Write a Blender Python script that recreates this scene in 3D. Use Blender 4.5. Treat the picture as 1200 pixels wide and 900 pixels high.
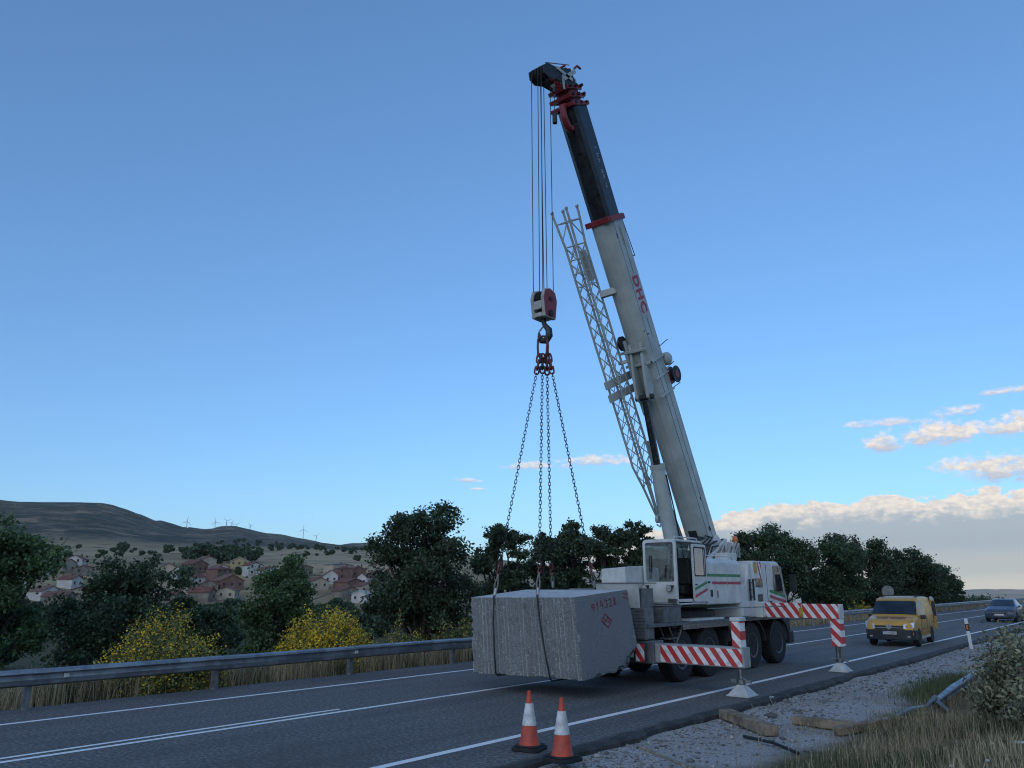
import bpy, bmesh, math, random
import numpy as np
from mathutils import Vector, Matrix
for o in list(bpy.data.objects): bpy.data.objects.remove(o)
SC = bpy.context.scene
COL = SC.collection
rad = math.radians
# ------------------------------------------------------------------ camera
CAMH = 2.25
PITCH, YAW = rad(14.737), rad(40.081)
cam = bpy.data.cameras.new('camera'); cam.sensor_width = 36.0; cam.lens = 36.0*901/1200
cam.clip_start = 0.1; cam.clip_end = 40000
co = bpy.data.objects.new('camera', cam); COL.objects.link(co)
co.location = (0, 0, CAMH); co.rotation_euler = (math.pi/2+PITCH, 0, YAW)
SC.camera = co
# ------------------------------------------------------------------ light: dusk, broad fill added for the after-glow low behind the camera
SUN_EL, SUN_AZ = 9.0, 205.0          # azimuth measured clockwise from the camera heading
EXPOSURE = 1.20
SKY_STRENGTH = 0.13
FWD = Vector((-math.sin(YAW), math.cos(YAW), 0)); RGT = Vector((math.cos(YAW), math.sin(YAW), 0))
def azdir(deg):
    a = rad(deg); return FWD*math.cos(a)+RGT*math.sin(a)
sd = azdir(SUN_AZ); to_sun = Vector((sd.x*math.cos(rad(SUN_EL)), sd.y*math.cos(rad(SUN_EL)), math.sin(rad(SUN_EL))))
sl = bpy.data.lights.new('sun', 'SUN'); sl.energy = 0.65; sl.angle = rad(100); sl.color = (1.0, 0.95, 0.86)   # wide lamp added as fill, standing in for the warm western after-glow
so = bpy.data.objects.new('sun', sl); COL.objects.link(so); so.location = (0, -50, 60)
so.rotation_euler = to_sun.to_track_quat('Z', 'Y').to_euler()
SC.view_settings.view_transform = 'Standard'; SC.view_settings.look = 'None'
SC.cycles.max_bounces = 5; SC.cycles.filter_width = 1.1; SC.cycles.diffuse_bounces = 2; SC.cycles.transparent_max_bounces = 6
SC.view_settings.exposure = EXPOSURE; SC.view_settings.gamma = 1.0; SC.view_settings.use_curve_mapping = False

class NT:
    """small node-tree helper"""
    def __init__(s, nt): s.t = nt
    def n(s, typ, ins=None, **kw):
        nd = s.t.nodes.new(typ)
        for k, v in kw.items(): setattr(nd, k, v)
        for k, v in (ins or {}).items(): s.set(nd, k, v)
        return nd
    def set(s, nd, k, v):
        sock = nd.inputs[k]
        if isinstance(v, bpy.types.NodeSocket): s.t.links.new(v, sock)
        else: sock.default_value = v
    def m(s, op, a, b=0.0, c=0.0, clamp=False):
        nd = s.n('ShaderNodeMath', operation=op); nd.use_clamp = clamp
        for i, v in enumerate((a, b, c)):
            if i < len(nd.inputs): s.set(nd, i, v)
        return nd.outputs[0]
    def sm(s, x, a, b, lo=0.0, hi=1.0):
        nd = s.n('ShaderNodeMapRange', interpolation_type='SMOOTHSTEP')
        for i, v in enumerate((x, a, b, lo, hi)): s.set(nd, i, v)
        return nd.outputs[0]
    def mix(s, f, a, b, blend='MIX'):
        nd = s.n('ShaderNodeMix', data_type='RGBA', blend_type=blend)
        s.set(nd, 0, f)
        for k, v in ((6, a), (7, b)):
            s.set(nd, k, v if isinstance(v, bpy.types.NodeSocket) else (*v, 1.0)[:4])
        return nd.outputs[2]
    def noise(s, vec, scale, detail=4, rough=0.55, w=None):
        nd = s.n('ShaderNodeTexNoise')
        if vec is not None: s.set(nd, 'Vector', vec)
        s.set(nd, 'Scale', scale); s.set(nd, 'Detail', detail); s.set(nd, 'Roughness', rough)
        return nd.outputs[0]

def make_world():
    w = bpy.data.worlds.new('World'); SC.world = w; w.use_nodes = True
    t = NT(w.node_tree); t.t.nodes.clear()
    sky = t.n('ShaderNodeTexSky', sky_type='NISHITA', sun_disc=False)
    sky.sun_elevation = rad(SUN_EL)
    sky.sun_rotation = math.atan2(to_sun.x, to_sun.y)
    sky.altitude = 2500; sky.air_density = 1.2; sky.dust_density = 0.9; sky.ozone_density = 3.6
    tc = t.n('ShaderNodeTexCoord').outputs['Generated']
    sep = t.n('ShaderNodeSeparateXYZ', {0: tc}).outputs
    def dot(v): return t.n('ShaderNodeVectorMath', {0: tc, 1: tuple(v)}, operation='DOT_PRODUCT').outputs['Value']
    az = t.m('MULTIPLY', t.m('ARCTAN2', dot(RGT), dot(FWD)), 57.2958)
    el = t.m('MULTIPLY', t.m('ARCSINE', sep[2]), 57.2958)
    cv = t.n('ShaderNodeCombineXYZ', {0: az, 1: t.m('MULTIPLY', el, 1.7), 2: 0.0}).outputs[0]
    n1 = t.noise(cv, 0.45, 6, 0.62)          # puffs about 2 degrees across
    n2 = t.noise(cv, 1.3, 5, 0.6)
    n3 = t.noise(t.n('ShaderNodeVectorMath', {0: cv, 1: (0.35, -0.5, 1.7)}, operation='ADD').outputs[0], 1.9, 6, 0.65)
    nb = t.noise(t.n('ShaderNodeCombineXYZ', {0: t.m('MULTIPLY', az, 0.25), 1: t.m('MULTIPLY', el, 2.2), 2: 3.0}).outputs[0], 0.5, 4, 0.5)
    c1 = t.m('SUBTRACT', n1, 0.5); c2 = t.m('SUBTRACT', n2, 0.5)
    # colours are sky radiances in the units of the Sky Texture
    K = CLOUD_K
    cream = (1.08*K, 0.95*K, 0.80*K); grey = (0.49*K, 0.55*K, 0.60*K); pale = (0.60*K, 0.62*K, 0.60*K); pink = (0.78*K, 0.66*K, 0.56*K)
    col = t.n('ShaderNodeMix', data_type='RGBA', blend_type='MULTIPLY')
    gm = t.n('ShaderNodeGamma', {0: sky.outputs[0], 1: SKY_GAMMA})
    col.inputs[0].default_value = 1.0; t.t.links.new(gm.outputs[0], col.inputs[6]); col.inputs[7].default_value = (*SKY_TINT, 1)
    out = col.outputs[2]
    # the long bank low over the plain
    up = t.sm(az, -6.0, 22.0, 0.8, 5.75)
    up = t.m('MULTIPLY', up, t.sm(t.m('ABSOLUTE', t.m('SUBTRACT', az, 50.0)), 60.0, 110.0, 1.0, 0.2))
    top = t.m('ADD', up, t.m('ADD', t.m('MULTIPLY', c1, 2.6), t.m('MULTIPLY', c2, 0.9)))
    dep = t.m('SUBTRACT', top, el)
    a = t.sm(dep, 0.0, 0.16)
    bcol = t.mix(t.sm(t.m('ADD', dep, t.m('MULTIPLY', c2, 1.6)), 0.55, 1.75), t.mix(t.sm(n3, 0.35, 0.62), (0.80*K, 0.75*K, 0.71*K), cream), grey)
    lowel = t.m('ADD', el, t.m('MULTIPLY', t.m('SUBTRACT', nb, 0.5), 2.4))
    bcol = t.mix(t.sm(lowel, 3.0, 1.4), bcol, pale)
    bcol = t.mix(t.sm(lowel, 1.1, 0.2), bcol, pink)
    fade = t.sm(el, 0.0, 1.2, 0.75, 0.96)
    out = t.mix(t.m('MULTIPLY', a, fade), out, bcol)
    # single cumulus puffs: azimuth, elevation, radii
    blobs = [(34.3, 7.1, 6.2, 1.25), (29.6, 9.45, 2.9, 1.05), (26.2, 9.3, 1.5, 0.9), (26.4, 10.6, 2.8, 0.36), (30.6, 10.9, 1.9, 0.45),
             (33.9, 9.6, 2.0, 1.0), (34.2, 11.9, 2.2, 0.28), (6.4, 8.9, 3.8, 0.48), (1.9, 8.6, 2.6, 0.42), (-3.4, 7.55, 1.2, 0.22), (-2.6, 6.95, 0.7, 0.12),
             (40.5, 9.9, 3.0, 0.9), (47.0, 8.6, 5.0, 0.9), (55.0, 10.6, 4.0, 0.8)]
    for i, (a0, e0, ra, re) in enumerate(blobs):
        dx = t.m('DIVIDE', t.m('SUBTRACT', az, a0), ra); de = t.m('DIVIDE', t.m('SUBTRACT', el, e0), re)
        # flat base: the lower half is squeezed
        de = t.m('MULTIPLY', de, t.sm(de, -0.2, 0.2, 1.5, 0.9))
        q = t.m('SUBTRACT', 1.0, t.m('ADD', t.m('MULTIPLY', dx, dx), t.m('MULTIPLY', de, de)))
        d = t.m('ADD', t.m('MULTIPLY', q, 0.55), t.m('ADD', t.m('MULTIPLY', c1, 2.2), t.m('MULTIPLY', c2, 1.5)))
        al = t.sm(d, -0.08, 0.62); al = t.m('MULTIPLY', al, t.sm(q, -0.5, 0.1))
        sh = t.sm(t.m('ADD', t.m('MULTIPLY', de, 0.9), t.m('MULTIPLY', c2, 2.6)), -0.8, 0.45)
        body = t.mix(t.sm(n3, 0.36, 0.62), (0.78*K, 0.74*K, 0.72*K), cream)
        out = t.mix(t.m('MULTIPLY', al, 0.95 if re > 0.5 else 0.75), out, t.mix(sh, (0.55*K, 0.58*K, 0.65*K), body))
    bg = t.n('ShaderNodeBackground', {0: out, 1: SKY_STRENGTH})
    o = t.n('ShaderNodeOutputWorld'); t.t.links.new(bg.outputs[0], o.inputs[0])
CLOUD_K = 3.3
SKY_GAMMA = 0.73
SKY_TINT = (0.79, 0.97, 1.17)
make_world()

# ------------------------------------------------------------------ materials
MATS = {}
def mat(name, col, rough=0.6, metal=0.0, var=0.15, scale=6.0, bump=0.0, bscale=60.0, spec=0.5, col2=None, isl=0.0, trans=0.0, dirt=0.0):
    """procedural paint/stone/leaf: base colour broken up by two noises, optional relief"""
    if name in MATS: return MATS[name]
    m = bpy.data.materials.new(name); m.use_nodes = True; t = NT(m.node_tree); t.t.nodes.clear()
    tc = t.n('ShaderNodeTexCoord').outputs['Object']
    n = t.noise(tc, scale, 5, 0.6)
    c2 = col2 or tuple(c*(1-var*2.2) for c in col)
    base = t.mix(t.sm(n, 0.35, 0.68), c2, col)
    if isl:
        g = t.n('ShaderNodeNewGeometry').outputs['Random Per Island']
        hs = t.n('ShaderNodeHueSaturation', {'Color': base, 'Value': t.sm(g, 0, 1, 1-isl, 1+isl), 'Hue': t.sm(t.m('FRACT', t.m('MULTIPLY', g, 7.3)), 0, 1, 0.485, 0.515)})
        base = hs.outputs[0]
    if dirt:   # grease and rain streaks
        st = t.noise(t.n('ShaderNodeMapping', {0: tc, 'Scale': (7.0, 7.0, 0.7)}).outputs[0], 1.0, 6, 0.7); sp = t.noise(tc, 11.0, 6, 0.75)
        base = t.mix(t.m('MULTIPLY', t.sm(st, 0.50, 0.72), dirt), base, (0.15, 0.13, 0.105)); base = t.mix(t.m('MULTIPLY', t.sm(sp, 0.60, 0.72), dirt), base, (0.09, 0.075, 0.06))
    p = t.n('ShaderNodeBsdfPrincipled', {'Base Color': base, 'Metallic': metal, 'Specular IOR Level': spec,
            'Roughness': t.sm(t.noise(tc, scale*2.3, 3), 0.3, 0.7, max(rough-0.1, 0.02), min(rough+0.1, 1.0))})
    if bump:
        b = t.n('ShaderNodeBump', {'Strength': bump, 'Distance': 0.02, 'Height': t.noise(tc, bscale, 4, 0.65)})
        t.t.links.new(b.outputs[0], p.inputs['Normal'])
    surf = p.outputs[0]
    if trans:
        tr = t.n('ShaderNodeBsdfTranslucent', {'Color': base})
        surf = t.n('ShaderNodeMixShader', {0: trans, 1: surf, 2: tr.outputs[0]}).outputs[0]
    o = t.n('ShaderNodeOutputMaterial'); t.t.links.new(surf, o.inputs[0])
    MATS[name] = m; return m
def glass_mat(name, tint=(0.75, 0.85, 0.85), base=0.08):
    if name in MATS: return MATS[name]
    m = bpy.data.materials.new(name); m.use_nodes = True; t = NT(m.node_tree); t.t.nodes.clear()
    fr = t.n('ShaderNodeFresnel', {'IOR': 1.5}).outputs[0]
    tc = t.n('ShaderNodeTexCoord').outputs['Object']
    dust = t.sm(t.noise(tc, 3.0, 5), 0.35, 0.75, 0.0, 0.16)
    g = t.n('ShaderNodeBsdfGlossy', {'Color': (0.9, 0.95, 1, 1), 'Roughness': 0.03})
    tr = t.n('ShaderNodeBsdfTransparent', {'Color': (*tint, 1)})
    df = t.n('ShaderNodeBsdfDiffuse', {'Color': (0.5, 0.5, 0.48, 1)})
    a = t.n('ShaderNodeMixShader', {0: t.m('ADD', fr, base, clamp=True), 1: tr.outputs[0], 2: g.outputs[0]}).outputs[0]
    b = t.n('ShaderNodeMixShader', {0: dust, 1: a, 2: df.outputs[0]}).outputs[0]
    o = t.n('ShaderNodeOutputMaterial'); t.t.links.new(b, o.inputs[0]); MATS[name] = m; return m
def stripe_mat(name, kx, ky, kz, period, c1=(0.52, 0.025, 0.03), c2=(0.74, 0.74, 0.73), phase=0.0):
    """printed red and white hazard tape"""
    if name in MATS: return MATS[name]
    m = bpy.data.materials.new(name); m.use_nodes = True; t = NT(m.node_tree); t.t.nodes.clear()
    tc = t.n('ShaderNodeTexCoord').outputs['Object']; s = t.n('ShaderNodeSeparateXYZ', {0: tc}).outputs
    v = t.m('ADD', t.m('ADD', t.m('MULTIPLY', s[0], kx), t.m('MULTIPLY', s[1], ky)), t.m('ADD', t.m('MULTIPLY', s[2], kz), phase))
    fct = t.m('FRACT', t.m('DIVIDE', v, period))
    base = t.mix(t.m('GREATER_THAN', fct, 0.52), c1, c2)
    dirt = t.sm(t.noise(tc, 9.0, 6, 0.65), 0.42, 0.75, 0.0, 0.5)
    base = t.mix(dirt, base, (0.16, 0.13, 0.11))
    p = t.n('ShaderNodeBsdfPrincipled', {'Base Color': base, 'Roughness': 0.5})
    o = t.n('ShaderNodeOutputMaterial'); t.t.links.new(p.outputs[0], o.inputs[0]); MATS[name] = m; return m

# ------------------------------------------------------------------ mesh helpers
ORG = {}
def V(*a): return Vector(a)
def link(name, me, material, parent=None, org=None, kind=None):
    o = bpy.data.objects.new(name, me); COL.objects.link(o)
    if material: me.materials.append(material)
    base = ORG[parent] if parent is not None else V(0, 0, 0)
    og = Vector(org) if org is not None else base
    ORG[o] = og
    if parent is not None: o.parent = parent
    o.location = og-base
    if kind: o['kind'] = kind
    return o
def tag(o, label, cat, group=None):
    o['label'] = label; o['category'] = cat
    if group: o['group'] = group
    return o
def thing(name, org, label, cat, group=None):
    o = bpy.data.objects.new(name, None); COL.objects.link(o); o.location = org; o.empty_display_size = 0.3
    ORG[o] = Vector(org); return tag(o, label, cat, group)
class MB:
    def __init__(s): s.v = []; s.f = []
    def add(s, vs, fs):
        k = len(s.v); s.v += [Vector(p) for p in vs]; s.f += [tuple(i+k for i in f) for f in fs]; return s
    def hexa(s, p):   # p: bottom 4 (ccw from above) then top 4
        return s.add(p, [(3, 2, 1, 0), (4, 5, 6, 7), (0, 1, 5, 4), (1, 2, 6, 5), (2, 3, 7, 6), (3, 0, 4, 7)])
    def box(s, x0, x1, y0, y1, z0, z1):
        return s.hexa([(x0, y0, z0), (x1, y0, z0), (x1, y1, z0), (x0, y1, z0), (x0, y0, z1), (x1, y0, z1), (x1, y1, z1), (x0, y1, z1)])
    def bar(s, p, q, w, h, up=(0, 0, 1)):
        p, q = Vector(p), Vector(q); d = (q-p).normalized(); u = Vector(up)
        if abs(d.dot(u)) > 0.98: u = V(0, 1, 0)
        x = d.cross(u).normalized()*w/2; y = x.cross(d).normalized()*h/2
        return s.hexa([p-x-y, p+x-y, q+x-y, q-x-y, p-x+y, p+x+y, q+x+y, q-x+y])
    def tube(s, pts, r, n=8, caps=True):
        pts = [Vector(p) for p in pts]; rs = r if isinstance(r, (list, tuple)) else [r]*len(pts)
        k = len(s.v); d0 = (pts[1]-pts[0]).normalized()
        x = d0.orthogonal().normalized()
        for i, p in enumerate(pts):
            a = pts[max(i-1, 0)]; b = pts[min(i+1, len(pts)-1)]; d = (b-a).normalized()
            x = (x-d*x.dot(d)).normalized(); y = d.cross(x)
            for j in range(n):
                t = 2*math.pi*j/n; s.v.append(p+(x*math.cos(t)+y*math.sin(t))*rs[i])
        for i in range(len(pts)-1):
            for j in range(n):
                a = k+i*n+j; b = k+i*n+(j+1) % n; s.f.append((a, b, b+n, a+n))
        if caps:
            s.f.append(tuple(k+j for j in reversed(range(n)))); e = k+(len(pts)-1)*n; s.f.append(tuple(e+j for j in range(n)))
        return s
    def cyl(s, p, q, r, n=16, r2=None): return s.tube([p, q], [r, r if r2 is None else r2], n)
    def prism(s, poly, ax, a, b):
        """poly of 2D points in the other two axes extruded along axis ax from a to b"""
        n = len(poly); vs = []
        for c in (a, b):
            for (u, w) in poly:
                vs.append({'x': (c, u, w), 'y': (u, c, w), 'z': (u, w, c)}[ax])
        return s.add(vs, [tuple(range(n))[::-1], tuple(range(n, 2*n))]+[(i, (i+1) % n, (i+1) % n+n, i+n) for i in range(n)])
    def lathe(s, c, prof, n=20, ax='z'):
        k = len(s.v); c = Vector(c)
        for (r, h) in prof:
            for j in range(n):
                t = 2*math.pi*j/n; u, w = r*math.cos(t), r*math.sin(t)
                s.v.append(c+V(*{'z': (u, w, h), 'x': (h, u, w), 'y': (u, h, w)}[ax]))
        for i in range(len(prof)-1):
            for j in range(n):
                a = k+i*n+j; b = k+i*n+(j+1) % n; s.f.append((a, b, b+n, a+n))
        s.f.append(tuple(k+j for j in range(n))); e = k+(len(prof)-1)*n; s.f.append(tuple(e+j for j in range(n)))
        return s
    def build(s, name, material, parent=None, org=None, bevel=0.0, smooth=0.0, kind=None):
        og = Vector(org) if org is not None else (ORG[parent] if parent is not None else V(0, 0, 0))
        me = bpy.data.meshes.new(name); me.from_pydata([tuple(p-og) for p in s.v], [], s.f)
        bm = bmesh.new(); bm.from_mesh(me); bmesh.ops.recalc_face_normals(bm, faces=bm.faces); bm.to_mesh(me); bm.free()
        o = link(name, me, material, parent, og, kind)
        if smooth:
            me.shade_smooth(); me.set_sharp_from_angle(angle=rad(smooth))
        if bevel:
            b = o.modifiers.new('bevel', 'BEVEL'); b.width = bevel; b.segments = 2; b.limit_method = 'ANGLE'; b.angle_limit = rad(40)
        return o
def npmesh(name, Vx, loops, nper, material, parent=None, org=None, kind=None, smooth=False):
    """mesh from numpy: Vx (n,3) in world coordinates, loops flat index array, nper vertices per face"""
    og = Vector(org) if org is not None else (ORG[parent] if parent is not None else V(0, 0, 0))
    me = bpy.data.meshes.new(name); nv = len(Vx); nf = len(loops)//nper
    me.vertices.add(nv); me.vertices.foreach_set('co', (Vx-np.array(og)).astype(np.float32).ravel())
    me.loops.add(nf*nper); me.loops.foreach_set('vertex_index', loops.astype(np.int32))
    me.polygons.add(nf); me.polygons.foreach_set('loop_start', np.arange(nf, dtype=np.int32)*nper)
    me.polygons.foreach_set('loop_total', np.full(nf, nper, dtype=np.int32))
    if smooth: me.polygons.foreach_set('use_smooth', np.ones(nf, dtype=bool))
    me.update(calc_edges=True); me.validate()
    return link(name, me, material, parent, og, kind)
def dup(o, loc, rotz=0.0, label=None, scale=None):
    r = o.copy(); COL.objects.link(r); r.location = loc; r.rotation_euler = (0, 0, rotz)
    if scale: r.scale = (scale,)*3
    if label: r['label'] = label
    for ch in o.children:
        c = ch.copy(); COL.objects.link(c); c.parent = r
        for g in ch.children:
            d = g.copy(); COL.objects.link(d); d.parent = c
    return r
def smst(a, b, x):
    t = np.clip((x-a)/(b-a), 0, 1); return t*t*(3-2*t)
def vnoise(x, y, seed=0):
    """smooth value noise on arrays"""
    xi = np.floor(x).astype(int); yi = np.floor(y).astype(int); fx = x-xi; fy = y-yi
    fx = fx*fx*(3-2*fx); fy = fy*fy*(3-2*fy)
    def h(a, b):
        v = np.sin(a*127.1+b*311.7+seed*74.7)*43758.5453; return v-np.floor(v)
    return (h(xi, yi)*(1-fx)+h(xi+1, yi)*fx)*(1-fy)+(h(xi, yi+1)*(1-fx)+h(xi+1, yi+1)*fx)*fy
def text_mesh(body, size, depth=0.002, bold=0.0):
    cu = bpy.data.curves.new('lettering', 'FONT'); cu.body = body; cu.size = size; cu.extrude = depth
    cu.offset = bold; cu.space_character = 1.22 if bold else 1.0; cu.align_x = 'CENTER'; cu.align_y = 'CENTER'
    ob = bpy.data.objects.new('lettering', cu); COL.objects.link(ob)
    bpy.context.view_layer.update()
    me = bpy.data.meshes.new_from_object(ob.evaluated_get(bpy.context.evaluated_depsgraph_get()))
    bpy.data.objects.remove(ob); bpy.data.curves.remove(cu); return me
def text(body, size, M, name, material, parent, bold=0.0):
    """M: world matrix of the lettering (x right, y up, z out)"""
    me = text_mesh(body, size, bold=bold); me.transform(Matrix.Translation(-ORG[parent]) @ M); me.materials.clear()
    return link(name, me, material, parent)
def frame(o, x, y):
    x = Vector(x).normalized(); y = Vector(y).normalized(); z = x.cross(y)
    return Matrix(((x.x, y.x, z.x, o[0]), (x.y, y.y, z.y, o[1]), (x.z, y.z, z.z, o[2]), (0, 0, 0, 1)))

# ------------------------------------------------------------------ terrain
AZT = np.array([-180, -110, -70, -45, -33.5, -30.8, -28.9, -27.4, -25.8, -24.45, -22.6, -21.5, -20.4, -19.6, -18.1, -16.4, -15.5, -14, -12.3, -10.5, -9.6, -5, 0, 6, 12, 20, 28, 40, 80, 110, 180.])
ELT = np.array([2.0, 3.0, 4.2, 5.0, 5.29, 5.34, 5.34, 5.14, 4.59, 4.14, 3.74, 3.70, 3.97, 4.05, 3.62, 3.42, 3.2, 3.04, 2.76, 2.96, 2.79, 2.0, 1.5, 1.0, 0.5, 0.1, -0.3, -0.3, 0.3, 1.5, 2.0])
RRT = np.array([2400, 2200, 2200, 2300, 2400, 2400, 2400, 2450, 2500, 2600, 3000, 3800, 4200, 4200, 4200, 4200, 4200, 4200, 4300, 5200, 5200, 5200, 5200, 5200, 5200, 5500, 6000, 6000, 5000, 3000, 2400.])
def gz(x, y, rough=True):
    x = np.asarray(x, float); y = np.asarray(y, float)
    a = x*RGT.x+y*RGT.y; b = x*FWD.x+y*FWD.y
    r = np.hypot(a, b)+1e-6; th = np.degrees(np.arctan2(a, b))
    el = np.interp(th, AZT, ELT); R = np.interp(th, AZT, RRT)
    zr = CAMH+np.tan(np.radians(el))*R
    left = smst(14, -6, th)*smst(-170, -100, th)
    rr = [0, 60, 150, 330, 400, 480, 1000]
    zl = np.interp(r, rr, [-3, -7, -10, -9, 1, 14, 44]); zrt = np.interp(r, rr, [-1, -3, -5, -8, -9, -10, -14])
    zm = zl*left+zrt*(1-left)
    t = np.clip((r-1000)/(R-1000), 0, 1); z1000 = np.where(r > 1000, 44*left-14*(1-left), zm)
    far = z1000*(1-t)+zr*t
    zv = np.where(r > 1000, far, zm)
    zv = np.where(r > R, zr-(r-R)*0.012*np.clip(el, 0, 3), zv)
    if rough:
        amp = smst(40, 1500, r)
        zv = zv+amp*((vnoise(x/260, y/260, 1)-0.5)*16*smst(500, 1800, r)+(vnoise(x/90, y/90, 2)-0.5)*(5+9*smst(1500, 2300, r))*smst(450, 900, r)+(vnoise(x/30, y/30, 3)-0.5)*1.2)
    # low hills behind the photographer
    back = smst(90, 135, np.abs(th))
    zv = zv+back*smst(700, 4500, r)*(RIDGE_H+40*(vnoise(x/300, y/300, 5)-0.5))*smst(9000, 6000, r)
    # road corridor
    wl = smst(17.6, 34, -x)            # falls away beyond the guardrail
    wr = smst(6, 120, x)
    w = np.clip(wl+wr, 0, 1)*1.0
    w = np.maximum(w, smst(420, 700, np.abs(y)))
    zc = np.where(x < -12, -0.12-0.25*smst(17.3, 19.5, -x)-0.55*smst(18.5, 23, -x), -0.10)
    rise = smst(-4.9, -0.6, x)*0.68+smst(-0.5, 6, x)*0.5
    bump = (vnoise(x*1.1, y*1.1, 7)-0.5)*0.12+(vnoise(x*3.1, y*3.1, 8)-0.5)*0.045
    zc = zc+np.where(x > -7.2, rise+bump*(0.25+0.75*smst(-5.2, -3.6, x)), bump*smst(17.4, 18.2, -x))
    return zc*(1-w)+zv*w
RIDGE_H = 60
def gh(x, y): return float(gz(x, y))
# ------------------------------------------------------------------ ground sheet
def ground_mat():
    m = bpy.data.materials.new('ground'); m.use_nodes = True; t = NT(m.node_tree); t.t.nodes.clear()
    pos = t.n('ShaderNodeNewGeometry').outputs['Position']; s = t.n('ShaderNodeSeparateXYZ', {0: pos}).outputs
    r = t.n('ShaderNodeVectorMath', {0: pos}, operation='LENGTH').outputs['Value']
    nf = t.noise(pos, 2.2, 6, 0.65); nm = t.noise(pos, 0.35, 5, 0.6); nfar = t.noise(pos, 0.012, 6, 0.6); nhi = t.noise(pos, 0.045, 5, 0.7); sp = t.noise(pos, 28, 4, 0.7)
    soil = t.mix(t.sm(nf, 0.3, 0.7), (0.075, 0.062, 0.04), (0.19, 0.15, 0.085))
    grav = t.mix(t.sm(sp, 0.32, 0.68), (0.17, 0.165, 0.155), (0.56, 0.53, 0.50))
    grav = t.mix(t.sm(nm, 0.42, 0.72), grav, (0.27, 0.25, 0.225))
    verge = t.mix(t.sm(nf, 0.35, 0.65), (0.04, 0.045, 0.022), (0.12, 0.10, 0.055))
    field = t.mix(t.sm(nfar, 0.38, 0.6), (0.25, 0.19, 0.105), (0.40, 0.30, 0.175))
    field = t.mix(t.sm(nhi, 0.52, 0.7), field, (0.075, 0.068, 0.042))
    scrub = t.mix(t.sm(t.noise(pos, 0.02, 7, 0.72), 0.44, 0.62), (0.045, 0.050, 0.038), (0.20, 0.155, 0.10))
    scrub = t.mix(t.sm(t.noise(pos, 0.11, 3, 0.7), 0.47, 0.58, 0.0, 0.75), scrub, (0.042, 0.047, 0.035))
    scrub = t.mix(t.sm(nfar, 0.57, 0.64), scrub, (0.25, 0.18, 0.115))
    plain = t.mix(t.sm(t.noise(t.n('ShaderNodeMapping', {0: pos, 'Scale': (0.003, 0.003, 0.003)}).outputs[0], 3, 4), 0.4, 0.6), (0.62, 0.45, 0.33), (0.46, 0.37, 0.25))
    dn = t.m('ADD', r, t.m('MULTIPLY', t.m('SUBTRACT', nfar, 0.5), 500.0))
    far = t.mix(t.sm(dn, 1000, 1250), field, scrub)
    # right half: the plain, low sunlight on it painted in as paler tan
    rt = t.n('ShaderNodeVectorMath', {0: pos, 1: tuple(azdir(70))}, operation='DOT_PRODUCT').outputs['Value']
    far = t.mix(t.sm(t.m('DIVIDE', rt, r), 0.25, 0.5), far, plain)
    c = t.mix(t.sm(r, 240, 420), verge, far)
    xn = t.m('ADD', s[0], t.m('MULTIPLY', t.m('SUBTRACT', nm, 0.5), 1.5))
    near = t.mix(t.sm(xn, -5.0, -4.3), grav, soil)
    isr = t.m('MULTIPLY', t.sm(s[0], -9.0, -8.5), t.sm(r, 180, 60))
    c = t.mix(isr, c, near)
    p = t.n('ShaderNodeBsdfPrincipled', {'Base Color': c, 'Roughness': 0.95, 'Specular IOR Level': 0.15})
    hb = t.m('ADD', t.m('MULTIPLY', sp, 0.35), nf)
    b = t.n('ShaderNodeBump', {'Strength': t.sm(r, 40, 220, 0.8, 0.0), 'Distance': 0.06, 'Height': hb}); t.t.links.new(b.outputs[0], p.inputs['Normal'])
    o = t.n('ShaderNodeOutputMaterial'); t.t.links.new(p.outputs[0], o.inputs[0]); return m
def build_ground():
    th = np.concatenate([np.arange(-180, -62, 3.0), np.arange(-60, 60, 0.3), np.arange(60, 180, 3.0)])
    rs = np.concatenate([[0.6], np.geomspace(1.2, 5.0, 14), np.geomspace(5.3, 60, 110), np.geomspace(63, 9000, 130)])
    A, Rr = np.meshgrid(np.radians(th), rs)
    a = Rr*np.sin(A); b = Rr*np.cos(A)
    X = a*RGT.x+b*FWD.x; Y = a*RGT.y+b*FWD.y
    Z = gz(X, Y)
    Vx = np.stack([X, Y, Z], -1).reshape(-1, 3); nth = len(th); nr = len(rs)
    i, j = np.meshgrid(np.arange(nr-1), np.arange(nth), indexing='ij'); j2 = (j+1) % nth
    F = np.stack([i*nth+j, (i+1)*nth+j, (i+1)*nth+j2, i*nth+j2], -1).reshape(-1, 4)[:, ::-1]
    o = npmesh('ground', Vx, F.ravel(), 4, ground_mat(), kind='structure', smooth=True)
    return o
build_ground()
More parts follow.
